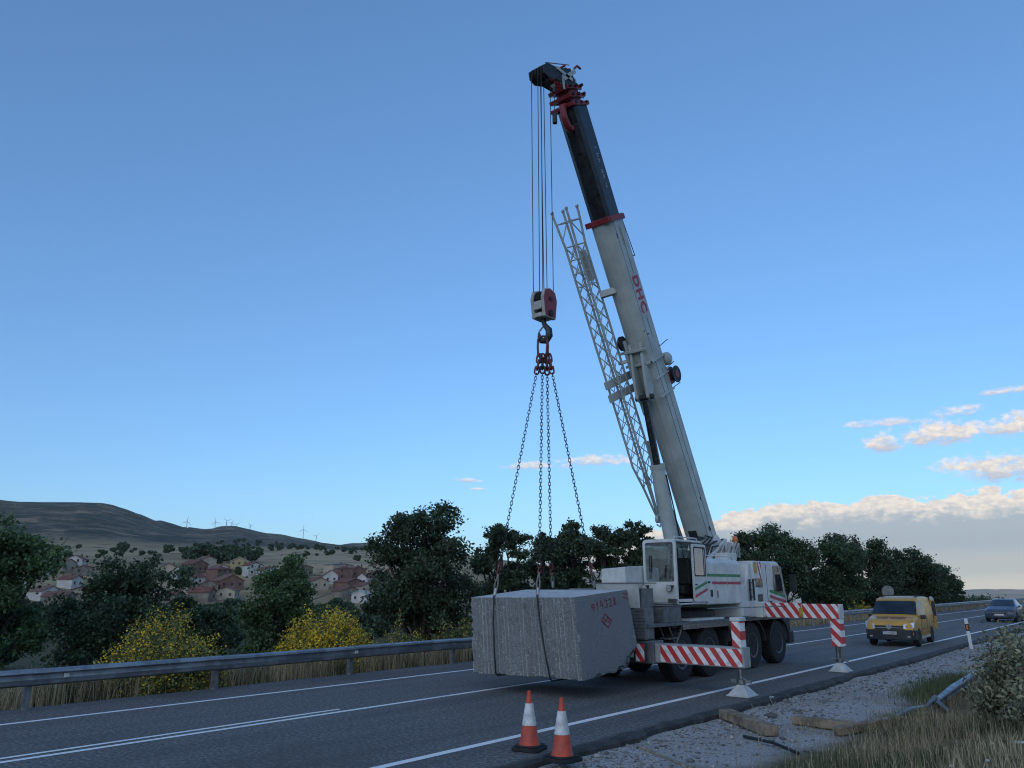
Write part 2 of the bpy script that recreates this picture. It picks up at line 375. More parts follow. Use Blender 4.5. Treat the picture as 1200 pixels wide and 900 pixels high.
# ------------------------------------------------------------------ road
def asphalt_mat():
    m = bpy.data.materials.new('asphalt'); m.use_nodes = True; t = NT(m.node_tree); t.t.nodes.clear()
    pos = t.n('ShaderNodeNewGeometry').outputs['Position']; s = t.n('ShaderNodeSeparateXYZ', {0: pos}).outputs
    stretch = t.n('ShaderNodeMapping', {0: pos, 'Scale': (1.0, 0.06, 1.0)}).outputs[0]
    fine = t.noise(pos, 95, 3, 0.7); mid = t.noise(pos, 3.0, 5, 0.6); lanes = t.noise(stretch, 1.6, 4, 0.55); big = t.noise(pos, 0.25, 4, 0.6)
    c = t.mix(t.sm(fine, 0.3, 0.7), (0.068, 0.068, 0.068), (0.165, 0.16, 0.153))
    agg = t.noise(pos, 17, 3, 0.75); c = t.mix(t.sm(agg, 0.50, 0.64, 0.0, 0.8), c, (0.27, 0.265, 0.25)); c = t.mix(t.sm(agg, 0.48, 0.34, 0.0, 0.8), c, (0.035, 0.035, 0.036))
    c = t.mix(t.sm(lanes, 0.42, 0.68, 0.0, 0.45), c, (0.066, 0.065, 0.063))
    c = t.mix(t.sm(mid, 0.5, 0.8, 0.0, 0.35), c, (0.145, 0.138, 0.128))
    c = t.mix(t.sm(big, 0.5, 0.7, 0.0, 0.35), c, (0.062, 0.061, 0.059))
    # older, cracked shoulder with a dark tar edge
    xn = t.m('ADD', s[0], t.m('MULTIPLY', t.m('SUBTRACT', t.noise(pos, 1.4, 5, 0.65), 0.5), 0.45))
    c = t.mix(t.sm(xn, -7.22, -7.06, 0.0, 0.85), c, t.mix(t.sm(mid, 0.4, 0.65), (0.02, 0.02, 0.02), (0.06, 0.058, 0.055)))
    cr = t.n('ShaderNodeTexVoronoi', {'Vector': pos, 'Scale': 0.55}, feature='DISTANCE_TO_EDGE').outputs['Distance']
    wob = t.m('ADD', cr, t.m('MULTIPLY', t.m('SUBTRACT', t.noise(pos, 3.5, 4), 0.5), 0.10))
    crack = t.m('MULTIPLY', t.sm(t.m('ABSOLUTE', wob), 0.012, 0.004), t.sm(big, 0.48, 0.58))
    c = t.mix(t.m('MULTIPLY', crack, 0.2), c, (0.018, 0.018, 0.018))
    p = t.n('ShaderNodeBsdfPrincipled', {'Base Color': c, 'Roughness': 0.85, 'Specular IOR Level': 0.35})
    b = t.n('ShaderNodeBump', {'Strength': 0.55, 'Distance': 0.012, 'Height': fine}); t.t.links.new(b.outputs[0], p.inputs['Normal'])
    o = t.n('ShaderNodeOutputMaterial'); t.t.links.new(p.outputs[0], o.inputs[0]); return m
def paint_mat():
    m = bpy.data.materials.new('road_paint'); m.use_nodes = True; t = NT(m.node_tree); t.t.nodes.clear()
    pos = t.n('ShaderNodeNewGeometry').outputs['Position']
    wear = t.sm(t.m('ADD', t.noise(pos, 40, 4, 0.7), t.m('MULTIPLY', t.noise(pos, 1.1, 4), 0.5)), 0.78, 0.98)
    c = t.mix(t.m('MULTIPLY', wear, 0.6), (0.80, 0.80, 0.78), (0.16, 0.157, 0.15))
    p = t.n('ShaderNodeBsdfPrincipled', {'Base Color': c, 'Roughness': 0.7})
    o = t.n('ShaderNodeOutputMaterial'); t.t.links.new(p.outputs[0], o.inputs[0]); return m
def build_road():
    rng = np.random.default_rng(3)
    ys = np.concatenate([np.arange(-60, -4, 4.0), np.arange(-4, 60, 0.22), np.arange(60, 430, 5.0)])
    jit = (vnoise(ys*0.9, ys*0+2, 11)-0.5)*0.18+(vnoise(ys*3.1, ys*0+4, 12)-0.5)*0.12
    mb = MB(); n = len(ys)
    for k, y in enumerate(ys):
        xe = -6.93+jit[k]
        mb.v += [V(-17.25, y, -0.5), V(-17.25, y, 0), V(-12, y, 0), V(xe-0.05, y, 0), V(xe+0.02, y, -0.035), V(xe+0.06, y, -0.5)]
    for k in range(n-1):
        for j in range(5):
            a = k*6+j; mb.f.append((a, a+1, a+7, a+6))
    road = mb.build('road', asphalt_mat(), kind='structure')
    pm = paint_mat()
    def line(x, y0, y1, w, name):
        q = MB(); yy = np.arange(y0, y1+0.01, (y1-y0)/max(1, int((y1-y0)/6)))
        for y in yy: q.v += [V(x-w/2, y, 0.004), V(x+w/2, y, 0.004)]
        for k in range(len(yy)-1): q.f.append((2*k, 2*k+1, 2*k+3, 2*k+2))
        q.build(name, pm, road)
    line(-15.52, -40, 420, 0.13, 'edge_line'); line(-8.25, -40, 420, 0.15, 'edge_line'); line(-12.29, -40, 420, 0.12, 'centre_line')
    line(-12.56, 3.6, 9.86, 0.10, 'centre_line')
    for y in (26.0, 42.0, 58.0, 74.0): pass
    return road
build_road()
# ------------------------------------------------------------------ guardrail across the road
galv = mat('galvanised', (0.36, 0.37, 0.38), 0.42, 0.75, 0.18, 3.0, col2=(0.22, 0.225, 0.235))
galv_dark = mat('galvanised_dark', (0.30, 0.31, 0.32), 0.5, 0.6, 0.2, 4.0)
WPROF = [(0.0, 0.0), (0.075, 0.035), (0.083, 0.075), (0.01, 0.115), (0.005, 0.155), (0.01, 0.195), (0.083, 0.235), (0.075, 0.275), (0.0, 0.31)]
def wbeam(mb, pts, flip=1, th=0.006, hs=1.0):
    """W-section swept along pts (rail bottom line); section bulges towards +x*flip"""
    k = len(mb.v); n = len(WPROF)
    for i, (p, sc) in enumerate(pts):
        a = Vector(pts[max(i-1, 0)][0]); b = Vector(pts[min(i+1, len(pts)-1)][0]); d = (b-a).normalized()
        out = V(d.y, -d.x, 0).normalized()*flip; up = out.cross(d)*flip; up = up if up.z > 0 else -up
        for s2 in (0, 1):
            for (u, w) in WPROF: mb.v.append(Vector(p)+out*(u*sc-th*s2)+up*w*hs*(0.35+0.65*sc))
    for i in range(len(pts)-1):
        for s2 in (0, 1):
            for j in range(n-1):
                a = k+i*2*n+s2*n+j; mb.f.append((a, a+1, a+2*n+1, a+2*n))
    for i in range(len(pts)-1):
        for j in (0, n-1):
            a = k+i*2*n+j; mb.f.append((a, a+n, a+3*n, a+2*n))
def build_guardrail():
    g = thing('guardrail', (-17.0, 6.0, 0), 'long galvanised steel guardrail with W-shaped beam along the far road edge', 'guardrail')
    m = MB(); y0 = 6.0-3.83*3; L = 3.83
    first = None
    mb = MB(); wbeam(mb, [(V(-16.93, 6.0, 0.42), 1), (V(-16.93, 6.0+L+0.03, 0.42), 1)]); beam = mb.build('rail_beam', galv, g, smooth=50)
    pb = MB(); pb.box(-17.12, -16.99, 5.94, 5.955, -0.5, 0.70); pb.box(-17.12, -17.105, 5.955, 6.05, -0.5, 0.70); pb.box(-17.005, -16.99, 5.955, 6.05, -0.5, 0.70)
    post = pb.build('post', galv_dark, g)
    bo = MB(); bo.box(-16.99, -16.925, 5.95, 6.05, 0.47, 0.68); blk = bo.build('spacer', galv_dark, g)
    rf = MB(); rf.prism([(-0.05, -0.04), (0.05, -0.04), (0.05, 0.04), (-0.05, 0.04)], 'x', 0, 0.02)
    for k in range(-3, 44):
        if k == 0: continue
        for src in (beam, post, blk):
            c = src.copy(); COL.objects.link(c); c.parent = g; c.location = (src.location.x, k*L, random.uniform(-.006, .006) if src is beam else 0)
    for k in (0, 2, 6, 10, 14, 18):   # little trapezoid reflectors
        q = MB(); y = 6.0+k*L+(0.05 if k else 0.6); q.hexa([(-16.90, y-0.05, 0.53), (-16.845, y-0.04, 0.54), (-16.845, y+0.04, 0.54), (-16.90, y+0.05, 0.53), (-16.90, y-0.05, 0.62), (-16.845, y-0.03, 0.60), (-16.845, y+0.03, 0.60), (-16.90, y+0.05, 0.62)])
        q.build('reflector', mat('reflector', (0.6, 0.6, 0.58), 0.3), g)
build_guardrail()
# ------------------------------------------------------------------ mobile crane
CR = V(-10.8, 20.0, 0)
white = mat('crane_white', (0.60, 0.62, 0.61), 0.38, 0.0, 0.06, 2.5, col2=(0.47, 0.48, 0.46), dirt=0.2)
boomw = mat('boom_grey_white', (0.42, 0.455, 0.435), 0.42, 0.0, 0.06, 1.5, col2=(0.33, 0.36, 0.345), dirt=0.12)
black = mat('boom_black', (0.014, 0.017, 0.022), 0.32, 0.0, 0.2, 2.0)
dark = mat('chassis_dark', (0.022, 0.023, 0.025), 0.6, 0.1, 0.2, 5.0)
rubber = mat('rubber', (0.018, 0.018, 0.019), 0.8, 0.0, 0.2, 14.0, bump=0.3, bscale=40)
red = mat('crane_red', (0.27, 0.022, 0.03), 0.45, 0.0, 0.15, 6.0)
redtxt = mat('lettering_red', (0.42, 0.04, 0.07), 0.5, 0.0, 0.1, 6.0)
green = mat('stripe_green', (0.03, 0.19, 0.06), 0.45, 0.0, 0.05)
steel = mat('bare_steel', (0.28, 0.28, 0.28), 0.35, 0.8, 0.15, 6.0)
chrome = mat('chrome_rod', (0.10, 0.105, 0.115), 0.22, 0.9, 0.05)
rope_m = mat('wire_rope', (0.05, 0.05, 0.055), 0.5, 0.5)
plate_m = mat('tread_plate', (0.16, 0.165, 0.17), 0.45, 0.5, 0.15, 8.0, bump=0.9, bscale=26)
glass = glass_mat('cab_glass', (0.85, 0.9, 0.9), 0.26)
dglass = mat('dark_glass', (0.02, 0.026, 0.032), 0.06, 0.0, 0.3, 2.0, spec=0.75)
amber = mat('amber_lens', (0.75, 0.16, 0.02), 0.25)
lampw = mat('lamp_lens', (0.55, 0.58, 0.6), 0.12, 0.3)
redlens = mat('red_lens', (0.30, 0.015, 0.02), 0.2)
yellow_m = mat('warning_yellow', (0.45, 0.30, 0.04), 0.5)
tapeXZ = stripe_mat('hazard_tape', 1.0, 0, 0.72, 0.262)
tapeV = stripe_mat('hazard_tape_upright', 1.0, 0, 0.95, 0.33, phase=0.1)
EL = rad(61.3); S_ = V(0, -math.cos(EL), math.sin(EL)); N_ = V(0, math.sin(EL), math.cos(EL))
PIV = V(-11.1, 22.62, 2.93)
def B(s, n, x): return PIV+S_*s+N_*n+V(x, 0, 0)
def bbox(mb, s0, s1, n0, n1, x0, x1):
    return mb.hexa([B(s0, n0, x0), B(s0, n0, x1), B(s0, n1, x1), B(s0, n1, x0), B(s1, n0, x0), B(s1, n0, x1), B(s1, n1, x1), B(s1, n1, x0)])
def bsection(mb, s0, s1, w, h, taper=1.0):
    """telescopic section: flat top and sides, rounded belly"""
    poly = [(-w/2, h/2), (w/2, h/2), (w/2, -h*0.22), (w*0.40, -h*0.38), (w*0.20, -h*0.48), (0, -h*0.5), (-w*0.20, -h*0.48), (-w*0.40, -h*0.38), (-w/2, -h*0.22)]
    n = len(poly); vs = [B(s0, b, a) for a, b in poly]+[B(s1, b*taper, a*taper) for a, b in poly]
    mb.add(vs, [tuple(range(n)), tuple(range(n, 2*n))]+[(i, (i+1) % n, (i+1) % n+n, i+n) for i in range(n)])
crane = thing('mobile_crane', CR, 'white four-axle mobile crane with raised telescopic boom parked on the road, outriggers set down', 'crane')
def build_boom():
    m = MB(); bsection(m, -0.25, 10.95, 0.72, 0.84); boom = m.build('boom', boomw, crane, bevel=0.025)
    m = MB(); bsection(m, 10.9, 14.35, 0.66, 0.77); m.build('boom_extension', black, boom, bevel=0.02)
    # dark seam and green pinstripe on the near side plate
    m = MB(); bbox(m, 0.4, 6.6, -0.165, -0.145, 0.36, 0.364); bbox(m, 6.9, 10.9, -0.165, -0.155, 0.36, 0.364); m.build('seam', dark, boom)
    m = MB(); bbox(m, 0.7, 6.3, 0.10, 0.125, 0.36, 0.364); bbox(m, 7.3, 7.9, 0.10, 0.13, 0.36, 0.364); bbox(m, 9.25, 10.6, 0.10, 0.13, 0.36, 0.364); m.build('green_stripe', green, boom)
    # collar at the top of the base section
    m = MB(); bbox(m, 10.86, 11.02, -0.46, -0.36, -0.40, 0.40); bbox(m, 10.86, 11.02, 0.36, 0.46, -0.40, 0.40); bbox(m, 10.86, 11.02, -0.36, 0.36, -0.42, -0.35); bbox(m, 10.86, 11.02, -0.36, 0.36, 0.35, 0.42)
    bbox(m, 10.84, 11.0, 0.46, 0.58, 0.15, 0.38); m.build('collar', red, boom, bevel=0.012)
    # nested collars at the boom head
    m = MB()
    for s0, k in ((14.22, 0.86), (14.46, 0.80), (14.70, 0.74)):
        w = k*0.46; h = k*0.53
        bbox(m, s0, s0+0.11, -h, -h+0.1, -w, w); bbox(m, s0, s0+0.11, h-0.1, h, -w, w); bbox(m, s0, s0+0.11, -h+0.1, h-0.1, -w, -w+0.08); bbox(m, s0, s0+0.11, -h+0.1, h-0.1, w-0.08, w)
    bsection(m, 14.3, 15.05, 0.5, 0.58); m.build('head_collar', red, boom, bevel=0.012)
    m = MB()
    for s0 in (14.24, 14.48, 14.72):
        for nn in (-0.3, 0.0, 0.3): m.cyl(B(s0+0.05, nn, 0.30), B(s0+0.05, nn, 0.43), 0.045, 10)
        m.cyl(B(s0+0.02, 0.40, 0.2), B(s0+0.02, 0.55, 0.2), 0.04, 8)
    m.build('roller', dark, boom)
    # head: cheek plates carrying the sheaves over the front
    m = MB()
    for x in (-0.26, 0.22):
        poly = [B(14.8, 0.26, x), B(14.8, -0.22, x), B(14.98, -0.70, x), B(15.0, -1.08, x), B(15.16, -1.26, x), B(15.36, -1.20, x), B(15.44, -0.95, x), B(15.30, -0.45, x), B(15.30, 0.22, x)]
        k = len(poly); q = [p+V(0.04, 0, 0) for p in poly]
        m.add(poly+q, [tuple(range(k)), tuple(range(k, 2*k))]+[(i, (i+1) % k, (i+1) % k+k, i+k) for i in range(k)])
    m.build('head_plate', dark, boom, bevel=0.008)
    m = MB(); bbox(m, 14.92, 15.02, -0.28, 0.40, -0.22, 0.22)
    m.bar(B(14.95, 0.1, 0.27), B(15.30, -0.55, 0.27), 0.10, 0.035, up=(1, 0, 0)); m.bar(B(15.22, 0.4, 0.27), B(15.0, -0.35, 0.27), 0.12, 0.035, up=(1, 0, 0)); m.bar(B(14.7, -0.5, 0.27), B(15.1, -0.35, 0.27), 0.07, 0.03, up=(1, 0, 0))
    m.build('head_bracket', boomw, boom)
    for x in (-0.17, -0.06, 0.05, 0.16):
        m = MB(); c = B(15.2, -1.03, x); m.lathe(c, [(0.05, -0.03), (0.20, -0.03), (0.215, -0.02), (0.18, 0), (0.215, 0.02), (0.20, 0.03), (0.05, 0.03)], 20, 'x'); m.build('sheave', dark, boom)
    for x in (-0.1, 0.08):
        m = MB(); m.lathe(B(15.22, 0.22, x), [(0.05, -0.03), (0.17, -0.03), (0.14, 0), (0.17, 0.03), (0.05, 0.03)], 18, 'x'); m.build('sheave', black, boom)
    m = MB(); bbox(m, 15.1, 15.33, -0.30, 0.16, -0.2, 0.2); m.cyl(B(15.36, -0.1, -0.3), B(15.36, -0.1, 0.3), 0.03); m.tube([B(15.3, 0.45, 0.24), B(15.38, 0.62, 0.26), B(15.30, 0.78, 0.26)], 0.035, 8)
    m.bar(B(15.46, -0.95, 0.2), B(15.42, 0.3, 0.2), 0.025, 0.025)
    m.build('head_gear', red, boom, bevel=0.01)
    m = MB(); m.tube([B(14.30, -0.40, 0.1), B(14.28, -0.58, 0.1), B(14.0, -0.66, 0.1), B(13.72, -0.62, 0.1), B(13.62, -0.48, 0.1), B(13.68, -0.38, 0.1)], [0.08, 0.09, 0.10, 0.10, 0.09, 0.07], 10); m.build('anchor_lug', red, boom, smooth=50)
    m = MB(); p = B(15.0, -0.92, 0.30); m.tube([p, p+V(0, 0, -0.35)], 0.012, 6); m.tube([p+V(0, 0, -0.35), p+V(0, 0, -0.47)], 0.045, 8); m.tube([p+V(0, 0, -0.47), p+V(0, 0.01, -1.12)], 0.01, 6); m.tube([p+V(0, 0.01, -1.12), p+V(0, 0.01, -1.40)], 0.065, 10); m.build('limit_switch_weight', dark, boom)
    # lettering
    M = frame(B(8.62, 0.10, 0.362), -S_, N_)
    o = text('DHC', 0.47, M, 'lettering', redtxt, boom, bold=0.024)
    m = MB()   # worn white stencil marks on the black section and a brown maker's strip
    for s0, ln in ((13.02, 0.05), (12.85, 0.12), (12.70, 0.12), (12.38, 0.13), (12.22, 0.13), (11.98, 0.14)):
        for q in range(3):
            random.seed(int(s0*100)+q); bbox(m, s0-ln+q*ln/3, s0-ln+q*ln/3+ln*0.22, 0.08+random.uniform(0, .04), 0.19+random.uniform(-.06, .03), 0.33, 0.333)
    m.build('stencil_mark', mat('stencil_white', (0.42, 0.44, 0.45), 0.6), boom)
    m = MB(); bbox(m, 10.12, 10.72, 0.02, 0.16, 0.36, 0.363); m.build('maker_strip', mat('strip_brown', (0.20, 0.12, 0.06), 0.5, 0, 0.35, 18.0, col2=(0.45, 0.40, 0.33)), boom)
    # brackets and ribs along the base section
    m = MB(); bbox(m, 6.62, 6.70, -0.52, 0.46, 0.361, 0.41); bbox(m, 6.62, 6.70, -0.52, -0.43, -0.45, 0.41); bbox(m, 5.55, 5.62, -0.48, 0.46, 0.361, 0.40)
    bbox(m, 6.10, 6.16, -0.46, 0.44, 0.361, 0.39); bbox(m, 7.05, 7.12, -0.55, -0.43, -0.55, 0.34); m.build('rib', boomw, boom, bevel=0.008)
    m = MB()   # fork that takes the luffing cylinder
    for x in (-0.22, 0.14):
        poly = [B(7.3, -0.40, x), B(5.9, -0.40, x), B(5.55, -0.74, x), B(5.75, -0.90, x), B(6.15, -0.80, x)]; k = 5; q = [p+V(0.08, 0, 0) for p in poly]
        m.add(poly+q, [tuple(range(k)), tuple(range(k, 2*k))]+[(i, (i+1) % k, (i+1) % k+k, i+k) for i in range(k)])
    m.build('cylinder_fork', boomw, boom, bevel=0.01)
    m = MB(); m.cyl(B(5.72, -0.76, -0.28), B(5.72, -0.76, 0.28), 0.085); m.build('pin', dark, boom)
    m = MB(); m.lathe(B(5.95, 0.62, 0.42), [(0.08, -0.10), (0.26, -0.10), (0.26, -0.08), (0.16, -0.06), (0.16, 0.06), (0.26, 0.08), (0.26, 0.10), (0.08, 0.10)], 22, 'x'); m.build('hose_reel', dark, boom)
    m = MB(); m.lathe(B(5.95, 0.62, 0.52), [(0.02, 0), (0.11, 0), (0.11, 0.012), (0.02, 0.012)], 14, 'x'); bbox(m, 5.7, 6.2, 0.42, 0.56, 0.33, 0.36); m.build('reel_hub', red, boom)
    m = MB(); m.lathe(B(6.48, 0.56, 0.36), [(0.03, -0.1), (0.16, -0.1), (0.20, -0.04), (0.20, 0.06), (0.14, 0.12), (0.03, 0.14)], 18, 'x'); m.build('cable_drum', boomw, boom, smooth=40)
    for q in ([B(6.25, 0.3, 0.4), B(6.30, 0.85, 0.42)], [B(6.95, 0.3, 0.4), B(7.0, 0.9, 0.40)], [B(5.60, 0.36, 0.36), B(5.62, 0.85, 0.42)], [B(9.75, 0.40, 0.3), B(9.72, 0.62, 0.3), B(9.72, 0.62, 0.15)], [B(10.9, 0.5, 0.3), B(9.72, 0.62, 0.3)]):
        m = MB(); m.tube(q, 0.013, 5); m.build('guide_rod', dark, boom)
    m = MB(); m.tube([B(15.3, 0.62, -0.05), B(13, 0.56, -0.05), B(8, 0.55, -0.06), B(2, 0.55, -0.08), B(0.6, 0.75, -0.1)], 0.012, 5); m.build('hoist_rope', rope_m, boom)
    for q in ((1.02, 1.30, -0.432, -0.40, -0.10, 0.16), (1.05, 1.2, 0.02, 0.14, 0.361, 0.366), (2.1, 2.18, 0.05, 0.11, 0.361, 0.366)):
        m = MB(); bbox(m, *q); m.build('access_hole', dark, boom)
    m = MB(); bbox(m, 7.55, 7.60, -0.30, -0.26, 0.36, 0.366); bbox(m, 7.42, 7.46, -0.14, -0.05, 0.36, 0.366); bbox(m, 10.35, 10.5, -0.2, -0.18, 0.36, 0.366); m.build('placard', dark, boom)
    # stowed side plate next to the foot of the boom
    m = MB(); m.hexa([B(0.2, -0.55, -0.55), B(0.2, -0.55, -0.50), B(0.2, -0.05, -0.50), B(0.2, -0.05, -0.55), B(4.3, -0.52, -0.55), B(4.3, -0.52, -0.50), B(4.3, -0.40, -0.50), B(4.3, -0.40, -0.55)]); m.build('side_plate', boomw, boom)
build_boom()
def build_luffing():
    top = B(5.72, -0.76, 0); low = V(-11.1, 20.75, 2.25); d = (low-top).normalized(); L = (low-top).length
    m = MB(); m.cyl(top+d*2.05, low, 0.205, 24);
    cy = m.build('luffing_cylinder', boomw, crane, smooth=40)
    m = MB(); m.cyl(top+d*0.1, top+d*2.1, 0.105, 18); m.build('piston_rod', chrome, cy, smooth=40)
    m = MB(); m.cyl(top+d*1.98, top+d*2.10, 0.225, 24); m.build('gland_ring', boomw, cy, smooth=40)
    m = MB(); m.tube([top+d*2.3+V(0.23, 0, 0), top+d*3.4+V(0.25, .05, 0), low+V(0.25, .05, 0.1)], 0.02, 6); m.build('oil_pipe', dark, cy)
build_luffing()
def build_jib():
    a0, a1 = V(-11.84, 16.50, 12.62), V(-11.78, 20.85, 4.35)
    jb = thing_part('lattice_jib')
    d = (a1-a0).normalized(); nn = V(0, d.z, -d.y).normalized(); nn = nn if nn.y < 0 else -nn; xx = V(1, 0, 0)
    L = (a1-a0).length; hw = 0.20; hn = 0.24
    def C(s, i):   # chord i at distance s
        sx = (1, 1, -1, -1)[i]; sn = (1, -1, -1, 1)[i]
        k = 1.0
        if s > L-1.6: k = max(0.18, (L-s)/1.6)
        if s < 0.9: k = 1.0+(0.9-s)*0.28
        return a0+d*s+xx*(sx*hw*k)+nn*(sn*hn*k)
    m = MB(); st = [0, 0.9, 2, 4, 6, 7.7, L-0.9, L]
    for i in range(4):
        m = MB(); m.tube([C(s, i) for s in st], 0.035, 7); m.build('chord', boomw, jb, smooth=50)
    m = MB(); n = 16; ps = [0.9+(L-1.8)*k/n for k in range(n+1)]
    for k in range(n):
        for (i, j) in ((0, 1), (1, 2), (2, 3), (3, 0)):
            m.tube([C(ps[k], i), C(ps[k+1], j)], 0.013, 5, False); m.tube([C(ps[k], j), C(ps[k+1], i)], 0.013, 5, False)
    m.build('lacing', boomw, jb, kind='stuff')
    m = MB()
    for s in (0.2, 0.9, 1.3, 1.7, 2.1):
        for (i, j) in ((0, 1), (1, 2), (2, 3), (3, 0)): m.tube([C(s, i), C(s, j)], 0.02, 5)
    for s in (0.2, 0.9): m.tube([C(s, 0), C(s+0.5, 1)], 0.018, 5); m.tube([C(s, 2), C(s+0.5, 3)], 0.018, 5)
    m.build('cross_tube', boomw, jb)
    m = MB()
    for i in (0, 1, 2, 3):
        p = C(0, i); m.tube([p, p-d*0.14], 0.035, 7); m.cyl(p-d*0.16-xx*0.03, p-d*0.16+xx*0.03, 0.048, 10)
    m.build('fork_eye', boomw, jb, smooth=40)
    m = MB(); m.bar(C(1.1, 0)+nn*-.2, C(2.0, 0)+nn*-.26, 0.16, 0.12); m.bar(a0+d*2.5+xx*0.2-nn*0.2, a0+d*2.5+xx*0.62-nn*0.4, 0.14, 0.2); m.build('tip_box', boomw, jb, bevel=0.01)
    for s in (5.05, 5.45):
        m = MB(); p = a0+d*s; m.bar(p+nn*0.62-xx*0.05, p-nn*0.52+xx*0.2, 0.05, 0.24, up=d); m.build('holder_plate', boomw, jb, bevel=0.01)
    m = MB(); m.lathe(a0+d*4.05+xx*0.38-nn*0.28, [(0.04, -0.04), (0.22, -0.04), (0.18, 0), (0.22, 0.04), (0.04, 0.04)], 20, 'x'); m.build('rope_pulley', dark, jb)
    m = MB(); m.bar(a0+d*4.0+xx*0.40-nn*0.34, a0+d*6.3+xx*0.42-nn*0.34, 0.10, 0.16); m.bar(a0+d*4.6+xx*0.1-nn*0.2, a0+d*4.6+xx*0.5-nn*0.35, 0.06, 0.1); m.build('mounting_arm', boomw, jb, bevel=0.01)
    m = MB(); p = C(L, 0); m.lathe(p+V(0, 0, -0.12), [(0.03, -0.05), (0.12, -0.05), (0.12, 0.05), (0.03, 0.05)], 14, 'x'); m.tube([p+V(0.1, 0, 0), p+V(0.12, 0, -0.2), p+V(0.05, 0, -0.35), p+V(-0.05, 0, -0.28)], 0.03, 7); m.build('pin_eye', boomw, jb)
def thing_part(name):
    o = bpy.data.objects.new(name, None); COL.objects.link(o); o.parent = crane; ORG[o] = ORG[crane]; o.empty_display_size = 0.2; return o
build_jib()
def rounded(x0, x1, y0, y1, r, n=4):
    pts = []
    for cx, cy, a0 in ((x1-r, y1-r, 0), (x0+r, y1-r, 90), (x0+r, y0+r, 180), (x1-r, y0+r, 270)):
        for k in range(n+1):
            a = rad(a0+90*k/n); pts.append((cx+r*math.cos(a), cy+r*math.sin(a)))
    return pts
def ring(mb, poly_o, poly_i, ax, a, b):
    n = len(poly_o)
    def P(c, q): return {'x': (c, q[0], q[1]), 'y': (q[0], c, q[1])}[ax]
    vs = [P(a, q) for q in poly_o]+[P(a, q) for q in poly_i]+[P(b, q) for q in poly_o]+[P(b, q) for q in poly_i]
    fs = []
    for i in range(n):
        j = (i+1) % n
        fs += [(i, j, n+j, n+i), (2*n+i, 2*n+j, 3*n+j, 3*n+i), (i, j, 2*n+j, 2*n+i), (n+i, n+j, 3*n+j, 3*n+i)]
    mb.add(vs, fs)
